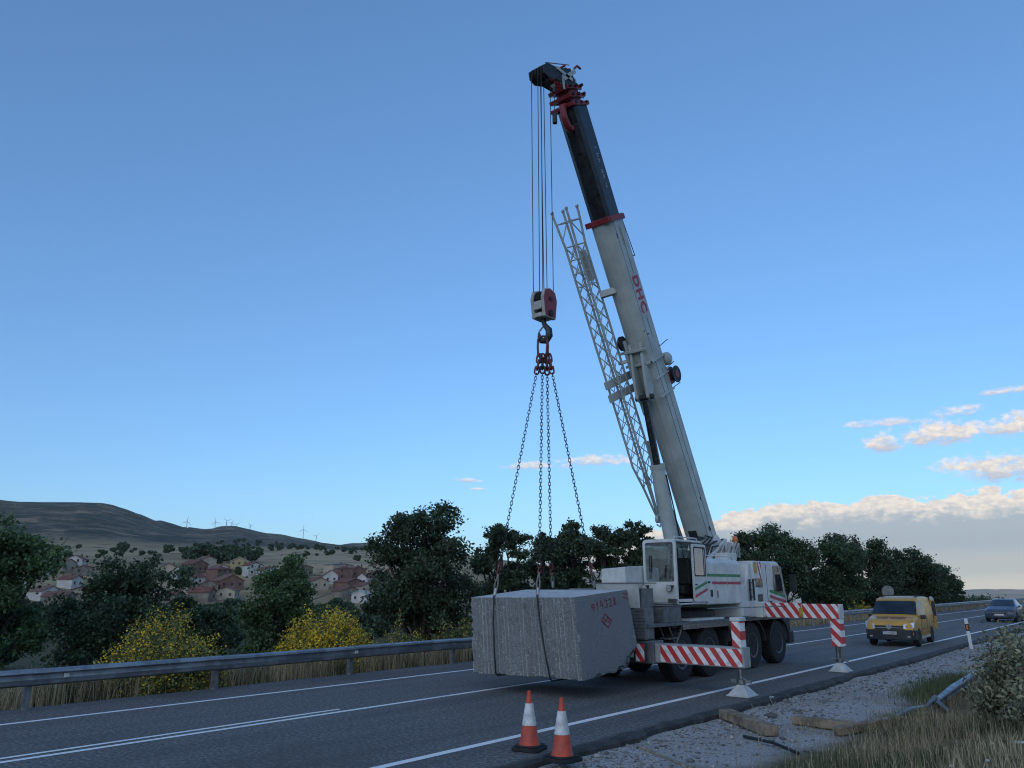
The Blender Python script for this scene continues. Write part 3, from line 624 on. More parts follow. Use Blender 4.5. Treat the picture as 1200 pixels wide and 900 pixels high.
def build_upper():
    # turntable and upper frame
    m = MB(); m.lathe((-10.8, 20.0, 0), [(0.9, 1.42), (0.98, 1.45), (0.98, 1.60), (0.9, 1.66)], 32); tt = m.build('turntable', dark, crane)
    m = MB(); m.prism([(18.3, 1.68), (22.3, 1.68), (22.9, 2.2), (23.2, 3.25), (22.4, 3.35), (21.4, 2.6), (18.4, 2.25)], 'x', -11.62, -11.50)
    m.prism([(18.3, 1.68), (22.3, 1.68), (22.9, 2.2), (23.2, 3.25), (22.4, 3.35), (21.4, 2.6), (18.4, 2.25)], 'x', -10.70, -10.58); m.box(-11.5, -10.7, 18.35, 22.2, 1.70, 1.95)
    uf = m.build('upper_frame', white, crane, bevel=0.015)
    m = MB(); m.cyl((-11.7, 22.62, 2.93), (-10.5, 22.62, 2.93), 0.12, 16); m.build('boom_pin', steel, uf)
    # operator cab: x -10.55..-9.6, y 17.85..19.35
    cx0, cx1, cy0, cy1, z0, z1 = -10.56, -9.62, 17.82, 19.35, 1.80, 3.42
    cab = thing_part('operator_cab')
    m = MB(); m.box(cx0, cx1, cy0+0.02, cy1, z0, z0+0.08); m.build('floor', white, cab, bevel=0.01)
    m = MB(); ring(m, rounded(cx0, cx1, z0+0.05, z1, 0.10), rounded(cx0+0.065, cx1-0.065, 2.36, z1-0.085, 0.06), 'y', cy0, cy0+0.07); m.build('front_frame', white, cab, bevel=0.012)
    m = MB(); m.prism(rounded(cx0+0.05, cx1-0.05, 2.34, z1-0.07, 0.06), 'y', cy0+0.02, cy0+0.026); m.build('windscreen', glass, cab)
    m = MB(); m.box(cx0+0.04, cx1-0.04, cy0+0.05, cy1-0.02, z1-0.06, z1); m.build('roof', white, cab, bevel=0.02)
    m = MB(); m.tube([(cx1-0.08, cy0+0.1, z1+0.01), (cx1-0.08, cy0+0.14, z1+0.06), (cx1-0.08, cy1-0.2, z1+0.06), (cx1-0.08, cy1-0.16, z1+0.01)], 0.018, 6); m.build('roof_rail', white, cab)
    m = MB(); m.box(cx0, cx0+0.04, cy0+0.08, cy1, z0+0.08, 2.35); m.box(cx0, cx0+0.04, cy1-0.12, cy1, 2.35, z1-0.06); m.build('side_panel', white, cab)
    m = MB(); m.box(cx0+0.01, cx0+0.016, cy0+0.09, cy1-0.12, 2.35, z1-0.06); m.build('side_window', glass, cab)
    m = MB(); m.box(cx0+0.04, cx1-0.05, cy1-0.05, cy1, z0+0.08, 2.5); m.build('back_panel', white, cab)
    m = MB(); m.box(cx0+0.04, cx1-0.05, cy1-0.03, cy1-0.024, 2.5, z1-0.06); m.build('rear_window', glass, cab)
    # door slid back along the side, a little open
    dy0, dy1 = 18.62, 19.38; dx = -9.60
    dr = MB(); ring(dr, rounded(dy0, dy1, z0+0.06, z1-0.10, 0.07), rounded(dy0+0.075, dy1-0.075, 2.52, z1-0.19, 0.05), 'x', dx, dx+0.045); door = dr.build('door', white, cab, bevel=0.008)
    m = MB(); m.prism(rounded(dy0+0.06, dy1-0.06, 2.50, z1-0.17, 0.05), 'x', dx+0.018, dx+0.024); m.build('door_window', glass, cab)
    m = MB(); ring(m, rounded(dy0+0.055, dy1-0.055, 2.50, z1-0.17, 0.05), rounded(dy0+0.085, dy1-0.085, 2.53, z1-0.20, 0.05), 'x', dx+0.042, dx+0.052); m.build('window_seal', dark, cab)
    for c, zz in ((green, 2.24), (redtxt, 2.06)):
        m = MB(); m.add([(dx+0.048, dy0+0.03, zz-0.10), (dx+0.048, dy1-0.02, zz+0.08), (dx+0.048, dy1-0.02, zz+0.15), (dx+0.048, dy0+0.03, zz-0.03)], [(0, 1, 2, 3)]); m.build('stripe', c, cab)
    m = MB(); m.box(dx+0.045, dx+0.065, dy0+0.06, dy0+0.16, 2.28, 2.31); m.build('door_handle', dark, cab)
    m = MB(); m.tube([(cx1-0.03, cy0+0.05, z0+0.1), (cx1-0.03, cy0+0.05, z1-0.1)], 0.04, 8); m.tube([(cx1-0.03, cy1-0.05, z0+0.1), (cx1-0.03, cy1-0.05, z1-0.1)], 0.04, 8); m.box(cx1-0.07, cx1, cy0+0.05, dy0, z0+0.04, z0+0.14); m.build('pillar', white, cab)
    # seat and controls
    m = MB(); m.box(-10.35, -9.85, 18.62, 19.12, 2.05, 2.28); m.box(-10.33, -9.87, 19.02, 19.16, 2.28, 2.98); m.box(-10.25, -9.95, 18.7, 19.0, 1.88, 2.05); m.build('seat', dark, cab, bevel=0.05)
    m = MB(); m.box(-10.45, -9.75, 18.0, 18.12, 1.9, 2.32); m.bar((-9.86, 18.25, 1.9), (-9.86, 18.35, 2.55), 0.05, 0.05); m.box(-9.95, -9.72, 18.15, 18.19, 2.95, 3.2); m.build('control_console', dark, cab, bevel=0.01)
    m = MB(); m.box(-10.52, -9.66, 19.27, 19.29, 1.9, 2.5); m.box(-10.5, -9.68, 17.93, 17.95, 1.9, 2.33); m.build('inner_lining', dark, cab)
    m = MB(); m.bar((-10.36, 17.80, 2.42), (-10.34, 17.80, 2.98), 0.012, 0.018); m.bar((-10.355, 17.79, 2.60), (-10.345, 17.79, 3.02), 0.035, 0.02); m.build('wiper', dark, cab)
    for x in (-10.50, -9.80):
        l = MB(); l.lathe((x, 17.72, 2.20), [(0.03, 0.12), (0.06, 0.10), (0.085, 0.02), (0.085, 0.0)], 14, 'y'); lo = l.build('work_lamp', dark, cab, smooth=40)
        l = MB(); l.lathe((x, 17.715, 2.20), [(0.0, 0.0), (0.078, 0.0), (0.078, 0.004), (0.0, 0.004)], 14, 'y'); l.build('lamp_lens', lampw, cab)
        l = MB(); l.bar((x, 17.8, 2.25), (x+0.02, 17.84, 2.25), 0.18, 0.05); l.build('lamp_bracket', dark, cab)
    m = MB(); m.box(cx0-0.02, cx1+0.02, cy0-0.05, cy0+0.10, z0-0.04, z0+0.03); m.box(-9.85, -9.62, cy0-0.06, cy0-0.02, z0+0.06, z0+0.15); m.build('cab_step', steel, cab)
    # engine housing panels behind the cab
    eh = MB(); eh.box(-10.5, -9.62, 19.40, 21.58, 1.78, 2.86); eh.hexa([(-10.5, 19.40, 2.86), (-9.62, 19.40, 2.86), (-9.62, 21.58, 2.86), (-10.5, 21.58, 2.86), (-10.45, 19.75, 2.99), (-9.70, 19.75, 2.99), (-9.70, 21.56, 2.99), (-10.45, 21.56, 2.99)])
    eng = eh.build('engine_housing', white, crane, bevel=0.012)
    for y0, y1 in ((19.43, 20.66), (20.69, 21.56)):
        m = MB(); m.box(-9.625, -9.605, y0, y1, 1.80, 2.84); m.build('panel', white, eng, bevel=0.006)
    for c, zz in ((green, 2.50), (redtxt, 2.30)):
        for y0, y1 in ((19.46 if c is green else 19.75, 20.66), (20.69, 21.55)):
            m = MB(); m.box(-9.606, -9.602, y0, y1, zz, zz+0.075); m.build('stripe', c, eng)
    m = MB(); m.box(-9.606, -9.59, 19.62, 19.74, 1.98, 2.16); m.box(-9.606, -9.59, 19.50, 19.62, 2.33, 2.38); m.box(-9.606, -9.595, 20.02, 20.07, 1.95, 2.14); m.build('latch', dark, eng, bevel=0.005)
    m = MB(); m.tube([(-9.75, 19.6, 3.0), (-9.72, 19.7, 3.06), (-9.72, 21.3, 3.06), (-9.75, 21.4, 3.0)], 0.015, 6)
    for y in (19.9, 20.3, 20.8, 21.1): m.tube([(-9.72, y, 2.98), (-9.72, y, 3.06)], 0.012, 5)
    m.build('hand_rail', white, eng)
    # far side housing
    m = MB(); m.box(-12.0, -11.65, 19.0, 21.6, 1.78, 2.7); m.build('side_locker', white, crane, bevel=0.02)
    # winch, hoses and ballast behind
    m = MB(); m.prism([(21.35, 2.9), (22.2, 2.9), (22.5, 3.5), (22.1, 3.75), (21.6, 3.4)], 'x', -10.55, -10.47)
    m = MB(); m.prism([(21.35, 2.9), (22.2, 2.9), (22.5, 3.5), (22.1, 3.75), (21.6, 3.4)], 'x', -11.75, -11.67); m.build('winch_cheek', white, crane)
    m = MB(); m.prism([(21.35, 2.9), (22.2, 2.9), (22.5, 3.5), (22.1, 3.75), (21.6, 3.4)], 'x', -10.55, -10.47)
    wf = m.build('winch_frame', white, crane, bevel=0.01)
    m = MB(); m.lathe((-11.1, 22.9, 3.35), [(0.2, -0.46), (0.34, -0.46), (0.34, -0.42), (0.24, -0.40), (0.25, 0.38), (0.34, 0.40), (0.34, 0.44), (0.2, 0.44)], 22, 'x'); m.build('winch_drum', rope_m, wf)
    m = MB(); rnd = random.Random(5)
    for k in range(9):
        y = 20.2+k*0.16; p0 = V(-10.52, y, 3.0); p3 = V(-10.75, y+1.0, 3.55+rnd.uniform(-.2, .2))
        m.tube([p0, p0+V(0.12, 0.1, 0.35+rnd.uniform(0, .15)), p0*0.4+p3*0.6+V(0.25, 0, 0.22), p3], 0.022, 6)
    m.build('hydraulic_hose', dark, wf)
    m = MB()
    for k in range(7):
        p = V(-10.45+rnd.uniform(-.25, .3), 21.5+k*0.2, 3.1+rnd.uniform(0, .1)); m.tube([p, p+V(0.1, 0.15, 0.35), p+V(0.0, 0.4, 0.2+rnd.uniform(-.2, .3)), p+V(-.1, 0.6, -0.05)], 0.03, 6)
    m.build('hydraulic_hose', mat('hose_grey', (0.42, 0.43, 0.42), 0.5), wf)
    m = MB(); m.box(-10.35, -9.95, 21.55, 22.2, 3.0, 3.20); m.box(-10.6, -10.3, 22.3, 22.9, 3.0, 3.55); m.tube([(-10.2, 22.5, 3.1), (-10.2, 22.5, 3.55)], 0.05, 8); m.bar((-10.4, 21.2, 3.0), (-10.4, 22.5, 3.62), 0.08, 0.10); m.build('valve_block', white, wf, bevel=0.02)
    m = MB(); m.lathe((-10.15, 22.6, 3.55), [(0.06, 0), (0.075, 0.02), (0.075, 0.12), (0.05, 0.17), (0.02, 0.18)], 14); m.build('beacon', amber, wf, smooth=50)
    m = MB(); m.box(-12.05, -9.55, 22.35, 22.95, 2.45, 2.98); cw = m.build('counterweight', white, crane, bevel=0.03)
    m = MB(); m.box(-9.552, -9.546, 22.40, 22.62, 2.62, 2.94); m.build('warning_plate', yellow_m, cw)
    m = MB(); m.box(-9.552, -9.545, 22.70, 22.93, 2.47, 2.96); m.build('hazard_plate', stripe_mat('hazard_tape_ballast', 0, 1.0, 0.4, 0.2), cw)
    m = MB(); m.box(-12.0, -9.7, 22.0, 22.4, 1.75, 2.45); m.build('ballast_base', white, crane, bevel=0.02)
    m = MB(); m.tube([(-9.55, 22.05, 1.85), (-9.55, 22.05, 2.45)], 0.03, 6); m.tube([(-9.55, 22.3, 1.85), (-9.55, 22.3, 2.45)], 0.03, 6)
    for k in range(3): m.tube([(-9.55, 22.05, 1.95+k*.2), (-9.55, 22.3, 1.95+k*.2)], 0.015, 6)
    m.build('ladder', dark, crane)
build_upper()
def wheel(x, y, side):
    R = 0.625; w = MB()
    o = thing_part('wheel')
    s = side
    t = MB(); t.lathe((x, y, R), [(0.33, -0.17), (0.50, -0.20), (0.60, -0.18), (R, -0.13), (R, 0.13), (0.60, 0.18), (0.50, 0.20), (0.33, 0.17)], 36, 'x'); t.build('tyre', rubber, o, smooth=35)
    t = MB()
    for k in range(30):
        a = 2*math.pi*k/30
        for q in (-0.10, 0.0, 0.10):
            a2 = a+q*0.6; c = V(x+q, y+math.cos(a2)*(R+0.004), R+math.sin(a2)*(R+0.004)); tg = V(0, -math.sin(a2), math.cos(a2))
            t.bar(c-tg*0.035, c+tg*0.035, 0.075, 0.016, up=(0, math.cos(a2), math.sin(a2)))
    t.build('tread_block', rubber, o, kind='stuff')
    t = MB(); t.lathe((x, y, R), [(0.345, 0.15*s), (0.34, 0.19*s), (0.30, 0.17*s), (0.26, 0.06*s), (0.16, 0.05*s), (0.15, 0.13*s), (0.09, 0.15*s), (0.02, 0.15*s)], 28, 'x'); t.build('rim', mat('rim_grey', (0.13, 0.13, 0.135), 0.5, 0.3, 0.2), o, smooth=35)
    t = MB()
    for k in range(10):
        a = 2*math.pi*k/10; t.cyl((x+0.05*s, y+0.21*math.cos(a), R+0.21*math.sin(a)), (x+0.09*s, y+0.21*math.cos(a), R+0.21*math.sin(a)), 0.02, 6)
    t.build('wheel_nut', steel, o, kind='stuff')
def build_carrier():
    m = MB(); m.box(-11.35, -10.25, 16.1, 24.6, 0.70, 1.30); fr = m.build('chassis', dark, crane, bevel=0.01)
    for y in (17.95, 19.45, 22.2, 24.05):
        m = MB(); m.cyl((-11.9, y, 0.625), (-9.75, y, 0.625), 0.10, 12); m.lathe((-10.8, y, 0.625), [(0.1, -0.25), (0.22, -0.12), (0.22, 0.12), (0.1, 0.25)], 14, 'x'); m.build('axle', dark, crane)
        wheel(-9.83, y, 1); wheel(-11.77, y, -1)
    # deck
    m = MB(); m.box(-12.1, -9.52, 16.2, 21.45, 1.32, 1.40); m.box(-12.1, -9.5, 21.45, 24.4, 1.30, 1.36); dk = m.build('deck', plate_m, crane, bevel=0.006)
    m = MB(); m.box(-9.56, -9.50, 17.8, 21.2, 1.22, 1.33); m.box(-12.1, -12.04, 17.0, 21.2, 1.22, 1.33); m.build('deck_edge', steel, dk)
    m = MB(); m.box(-10.0, -9.58, 18.4, 20.3, 1.40, 1.45); m.build('deck_plank', white, dk)
    for y0, y1 in ((17.85, 17.45), (20.5, 20.95)):
        m = MB(); m.bar((-9.58, y0, 1.26), (-9.62, y1, 0.72), 0.05, 0.05); m.build('brace', steel, dk)
    m = MB(); m.box(-10.1, -9.62, 20.98, 21.08, 0.62, 1.30); m.cyl((-9.7, 20.72, 0.8), (-9.7, 20.72, 1.3), 0.06, 10); m.box(-10.2, -9.7, 20.55, 20.66, 0.7, 1.1); m.build('tank', dark, crane)
    # mudguards
    for y in (22.2, 24.05):
        n = 12; ro, ri = 0.80, 0.76
        for sd, x0, x1 in ((1, -10.2, -9.58), (-1, -12.02, -11.4)):
            vs = []
            for k in range(n+1):
                a = rad(8+164*k/n)
                for (rr, xx) in ((ro, x0), (ro, x1), (ri, x1), (ri, x0)): vs.append((xx, y+rr*math.cos(a), 0.60+rr*0.93*math.sin(a)))
            fs = []
            for k in range(n):
                for j in range(4): fs.append((k*4+j, k*4+(j+1) % 4, (k+1)*4+(j+1) % 4, (k+1)*4+j))
            m = MB(); m.add(vs, fs+[(0, 1, 2, 3), (n*4, n*4+1, n*4+2, n*4+3)]); m.build('mudguard', dark, crane)
    for y in (17.95, 19.45):
        m = MB(); m.box(-10.2, -9.6, y-0.5, y+0.5, 1.26, 1.30); m.build('mudguard', dark, crane)
    # tread-plate locker, box and tray at the rear
    m = MB(); m.box(-10.45, -9.52, 16.98, 17.78, 1.402, 1.78); m.box(-10.5, -9.50, 16.95, 17.80, 1.78, 1.80); m.build('tool_locker', plate_m, crane, bevel=0.01)
    m = MB()
    m.hexa([(-11.32, 17.0, 1.9), (-10.60, 17.0, 1.9), (-10.60, 18.25, 1.9), (-11.32, 18.25, 1.9), (-11.32, 17.0, 2.68), (-10.60, 17.0, 2.72), (-10.60, 18.25, 2.78), (-11.32, 18.25, 2.76)])
    m.build('rear_box', white, crane, bevel=0.02)
    m = MB(); m.hexa([(-10.75, 16.35, 1.75), (-9.84, 16.35, 1.75), (-9.84, 16.40, 1.75), (-10.75, 16.40, 1.75), (-11.02, 16.12, 2.31), (-9.72, 16.12, 2.31), (-9.72, 16.17, 2.31), (-11.02, 16.17, 2.31)])
    m.build('rear_tray', white, crane, bevel=0.008)
    m = MB(); m.box(-11.03, -9.70, 16.10, 16.95, 2.312, 2.335); m.box(-11.9, -9.8, 16.4, 16.95, 1.41, 2.2); m.build('tray_body', mat('tray_grey', (0.14, 0.145, 0.15), 0.5), crane)
    # rear bumper, lamps, ribbed side box
    m = MB(); m.box(-12.05, -9.55, 16.02, 16.12, 0.60, 1.0); rb = m.build('rear_bumper', mat('bumper_dark', (0.03, 0.03, 0.032), 0.6), crane, bevel=0.01)
    m = MB(); m.box(-9.78, -9.56, 16.005, 16.018, 0.60, 0.98); m.box(-12.0, -11.7, 16.005, 16.018, 0.60, 0.98); m.build('hazard_plate', tapeXZ, rb)
    for x in (-10.18, -11.7):
        m = MB(); m.box(x, x+0.28, 15.99, 16.017, 0.84, 0.97); m.build('tail_lamp', redlens, rb, bevel=0.01)
    m = MB(); m.box(-10.15, -9.83, 15.985, 16.0, 0.68, 0.80); pl = m.build('number_plate', mat('plate_white', (0.6, 0.6, 0.58), 0.4), rb)
    m = MB(); m.box(-9.86, -9.58, 16.15, 16.55, 1.06, 1.76); m.build('side_locker', mat('ribbed_grey', (0.17, 0.175, 0.18), 0.5, 0.3), crane, bevel=0.01)
    for k in range(9):
        m = MB(); z = 1.10+k*0.073; m.box(-9.87, -9.57, 16.135, 16.15, z, z+0.04); m.build('rib', mat('ribbed_grey', (0.17, 0.175, 0.18), 0.5, 0.3), crane)
    m = MB(); m.tube([(-9.55, 17.2, 1.3), (-9.55, 17.55, 0.75)], 0.02); m.tube([(-9.8, 17.2, 1.3), (-9.8, 17.55, 0.75)], 0.02)
    m.build('step_side', steel, crane)
    m = MB(); m.box(-9.80, -9.54, 17.15, 17.6, 1.02, 1.05); m.box(-9.80, -9.54, 17.3, 17.6, 0.78, 0.81); m.build('step', plate_m, crane)
    # carrier cab
    cab = thing_part('carrier_cab')
    prof = [(21.95, 1.37), (24.95, 1.37), (25.0, 1.95), (24.80, 2.35), (24.55, 2.93), (24.35, 3.0), (22.55, 2.98), (22.2, 2.9), (21.95, 2.3)]
    m = MB(); m.prism(prof, 'x', -12.0, -9.62); m.build('cab_body', white, cab, bevel=0.05)
    m = MB(); m.prism([(23.95, 2.12), (24.70, 2.02), (24.62, 2.42), (24.42, 2.86), (24.0, 2.86)], 'x', -9.62, -9.607); m.build('side_window', dglass, cab, bevel=0.003)
    m = MB(); m.prism([(22.62, 2.22), (23.12, 2.22), (23.08, 2.80), (22.68, 2.80)], 'x', -9.62, -9.607); m.build('side_window', dglass, cab, bevel=0.003)
    m = MB(); m.prism([(24.97, 2.02), (24.99, 2.02), (24.57, 2.90), (24.55, 2.90)], 'x', -11.9, -9.72); m.build('windscreen', dglass, cab)
    for c, zz in ((green, 2.06), (redtxt, 1.90)):
        m = MB(); m.add([(-9.606, 23.62, zz+0.02), (-9.606, 24.85, zz-0.16), (-9.606, 24.85, zz-0.08), (-9.606, 23.62, zz+0.10)], [(0, 1, 2, 3)]); m.build('stripe', c, cab)
    m = MB(); m.box(-9.61, -9.602, 22.72, 23.06, 1.82, 2.02); m.build('side_plate', mat('plate_dark', (0.05, 0.03, 0.045), 0.4), cab)
    m = MB(); m.box(-9.625, -9.612, 23.45, 23.46, 1.42, 2.9); m.box(-9.61, -9.59, 23.55, 23.70, 1.78, 1.82); m.build('door_gap', dark, cab)
    m = MB(); m.tube([(-9.62, 24.6, 2.9), (-9.42, 24.9, 2.9), (-9.38, 24.95, 2.7)], 0.015, 6); m.box(-9.48, -9.28, 24.92, 24.99, 2.10, 2.62); m.build('mirror', dark, cab, bevel=0.015)
    m = MB(); m.tube([(-9.60, 24.55, 2.85), (-9.60, 24.92, 1.55)], 0.02, 6); m.build('grab_rail', lampw, cab)
    m = MB(); m.box(-12.0, -9.62, 24.55, 25.05, 0.62, 1.30); m.box(-9.75, -9.55, 24.75, 25.1, 0.55, 0.9); m.build('front_bumper', dark, crane, bevel=0.03)
    m = MB(); m.box(-12.0, -9.62, 21.5, 21.95, 1.40, 2.3); m.box(-10.1, -9.58, 21.55, 21.95, 1.42, 1.82); m.build('cab_rear_locker', white, crane, bevel=0.02)
    m = MB(); m.tube([(-9.62, 19.4, 1.68), (-8.75, 22.55, 1.70)], 0.014, 6); m.build('cable', steel, crane)
    # outriggers
    for side in (1, -1):
        def X(x): return x if side == 1 else -21.6-x
        def bx(mb, x0, x1, *r):
            a, b = sorted((X(x0), X(x1))); mb.box(a, b, *r)
        # rear, low
        m = MB(); bx(m, -10.8, -9.42, 16.20, 16.68, 0.54, 1.04); ob = m.build('outrigger_box', mat('ribbed_grey', (0.17, 0.175, 0.18), 0.5, 0.3), crane, bevel=0.02)
        m = MB(); bx(m, -9.45, -7.30, 16.27, 16.61, 0.575, 0.985); b1 = m.build('outrigger_beam', mat('outrigger_grey', (0.35, 0.36, 0.36), 0.5), crane, bevel=0.012)
        m = MB(); bx(m, -9.28, -7.34, 16.25, 16.268, 0.60, 0.955); m.build('hazard_tape', tapeXZ, b1)
        m = MB(); bx(m, -7.56, -7.36, 16.30, 16.58, 0.985, 1.52); m.build('jack_housing', tapeV, b1, bevel=0.01)
        m = MB(); bx(m, -7.58, -7.34, 16.28, 16.60, 1.52, 1.60); m.build('jack_cap', white, b1, bevel=0.015)
        m = MB(); m.cyl((X(-7.47), 16.44, 0.27), (X(-7.47), 16.44, 0.60), 0.055, 16); m.build('jack_rod', steel, b1, smooth=40)
        foot(m, X(-7.47), 16.44, b1)
        # front, high
        m = MB(); bx(m, -10.6, -9.42, 22.5, 23.05, 1.37, 1.80); m.build('outrigger_box', white, crane, bevel=0.02)
        m = MB(); bx(m, -9.42, -7.28, 22.58, 22.96, 1.385, 1.765); b2 = m.build('outrigger_beam', white, crane, bevel=0.012)
        m = MB(); bx(m, -9.36, -8.32, 22.56, 22.578, 1.385, 1.79); bx(m, -8.28, -7.30, 22.54, 22.572, 1.39, 1.775); m.build('hazard_tape', tapeXZ, b2)
        m = MB(); m.prism([(min(X(-8.58), X(-8.30)), 1.79), (max(X(-8.58), X(-8.30)), 1.79), (X(-8.30), 1.92), (X(-8.42), 1.90)], 'y', 22.565, 22.60); m.build('end_lug', white, b2)
        m = MB(); bx(m, -8.36, -8.26, 22.51, 22.54, 1.42, 1.66); m.build('clamp', yellow_m, b2)
        m = MB(); bx(m, -7.56, -7.30, 22.58, 22.94, 0.66, 1.385); m.build('jack_housing', tapeV, b2, bevel=0.01)
        m = MB(); m.cyl((X(-7.49), 22.77, 0.27), (X(-7.49), 22.77, 0.67), 0.05, 16); m.cyl((X(-7.40), 22.77, 0.27), (X(-7.40), 22.77, 0.67), 0.03, 10); m.build('jack_rod', steel, b2, smooth=40)
        foot(m, X(-7.46), 22.77, b2)
def foot(_, x, y, par):
    m = MB(); a, b = 0.235, 0.065
    m.hexa([(x-a, y-a, 0.035), (x+a, y-a, 0.035), (x+a, y+a, 0.035), (x-a, y+a, 0.035), (x-b, y-b, 0.24), (x+b, y-b, 0.24), (x+b, y+b, 0.24), (x-b, y+b, 0.24)]); m.box(x-a-0.02, x+a+0.02, y-a-0.02, y+a+0.02, 0.006, 0.037)
    m.build('foot_plate', mat('foot_white', (0.52, 0.53, 0.52), 0.6, 0, 0.12, 5.0), par, bevel=0.008)
    m = MB(); m.lathe((x, y, 0.24), [(0.06, 0), (0.10, 0.01), (0.10, 0.10), (0.06, 0.12)], 14); m.box(x-0.22, x+0.22, y-0.03, y+0.03, 0.27, 0.33); m.build('foot_socket', steel, par)
build_carrier()
# ------------------------------------------------------------------ granite block
def granite_mat(name, rough_face):
    m = bpy.data.materials.new(name); m.use_nodes = True; t = NT(m.node_tree); t.t.nodes.clear()
    tc = t.n('ShaderNodeTexCoord').outputs['Object']
    sp = t.noise(tc, 55, 3, 0.7); sp2 = t.noise(tc, 16, 5, 0.7); bg = t.noise(tc, 1.4, 5, 0.6)
    c = t.mix(t.sm(sp, 0.34, 0.66), (0.095, 0.10, 0.105), (0.33, 0.335, 0.34))
    c = t.mix(t.sm(sp2, 0.55, 0.75, 0, 0.6), c, (0.13, 0.135, 0.14))
    c = t.mix(t.sm(bg, 0.45, 0.75, 0, 0.5), c, (0.19, 0.19, 0.19))
    # rusty water streaks
    st = t.noise(t.n('ShaderNodeMapping', {0: tc, 'Scale': (3.0, 3.0, 0.35)}).outputs[0], 1.6, 5, 0.6)
    c = t.mix(t.sm(st, 0.58, 0.75, 0, 0.4), c, (0.14, 0.135, 0.125))
    if rough_face:   # bruised, paler ridges between the bore marks; shade in the hollows painted darker
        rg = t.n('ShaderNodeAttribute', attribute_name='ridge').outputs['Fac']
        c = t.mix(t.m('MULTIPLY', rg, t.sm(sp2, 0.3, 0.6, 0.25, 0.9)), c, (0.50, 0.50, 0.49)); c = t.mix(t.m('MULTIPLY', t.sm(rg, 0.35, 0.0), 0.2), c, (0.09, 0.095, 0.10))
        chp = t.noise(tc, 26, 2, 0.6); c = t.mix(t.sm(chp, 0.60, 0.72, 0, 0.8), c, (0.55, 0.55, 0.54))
    p = t.n('ShaderNodeBsdfPrincipled', {'Base Color': c, 'Roughness': 0.85, 'Specular IOR Level': 0.3})
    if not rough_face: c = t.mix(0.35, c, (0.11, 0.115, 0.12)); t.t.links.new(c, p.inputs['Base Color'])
    h = t.m('ADD', t.m('MULTIPLY', sp, 0.5), sp2)
    b = t.n('ShaderNodeBump', {'Strength': 0.9 if rough_face else 0.35, 'Distance': 0.03 if rough_face else 0.012, 'Height': h}); t.t.links.new(b.outputs[0], p.inputs['Normal'])
    o = t.n('ShaderNodeOutputMaterial'); t.t.links.new(p.outputs[0], o.inputs[0]); return m
BC = {}   # corners [x: 0 left,1 near][y: 0 front,1 back][z]
BC[(0, 0, 0)] = V(-12.57, 13.59, 0.345); BC[(1, 0, 0)] = V(-9.56, 13.58, 0.40); BC[(1, 1, 0)] = V(-9.52, 15.80, 0.52); BC[(0, 1, 0)] = V(-12.5, 15.5, 0.36)
BC[(0, 0, 1)] = V(-12.68, 13.58, 2.0); BC[(1, 0, 1)] = V(-9.64, 13.45, 2.03); BC[(1, 1, 1)] = V(-9.58, 15.42, 2.18); BC[(0, 1, 1)] = V(-12.50, 15.40, 2.17)
def bpt(u, v, w):
    p = V(0, 0, 0)
    for (a, b, c), q in BC.items():
        p += q*((u if a else 1-u)*(v if b else 1-v)*(w if c else 1-w))
    return p
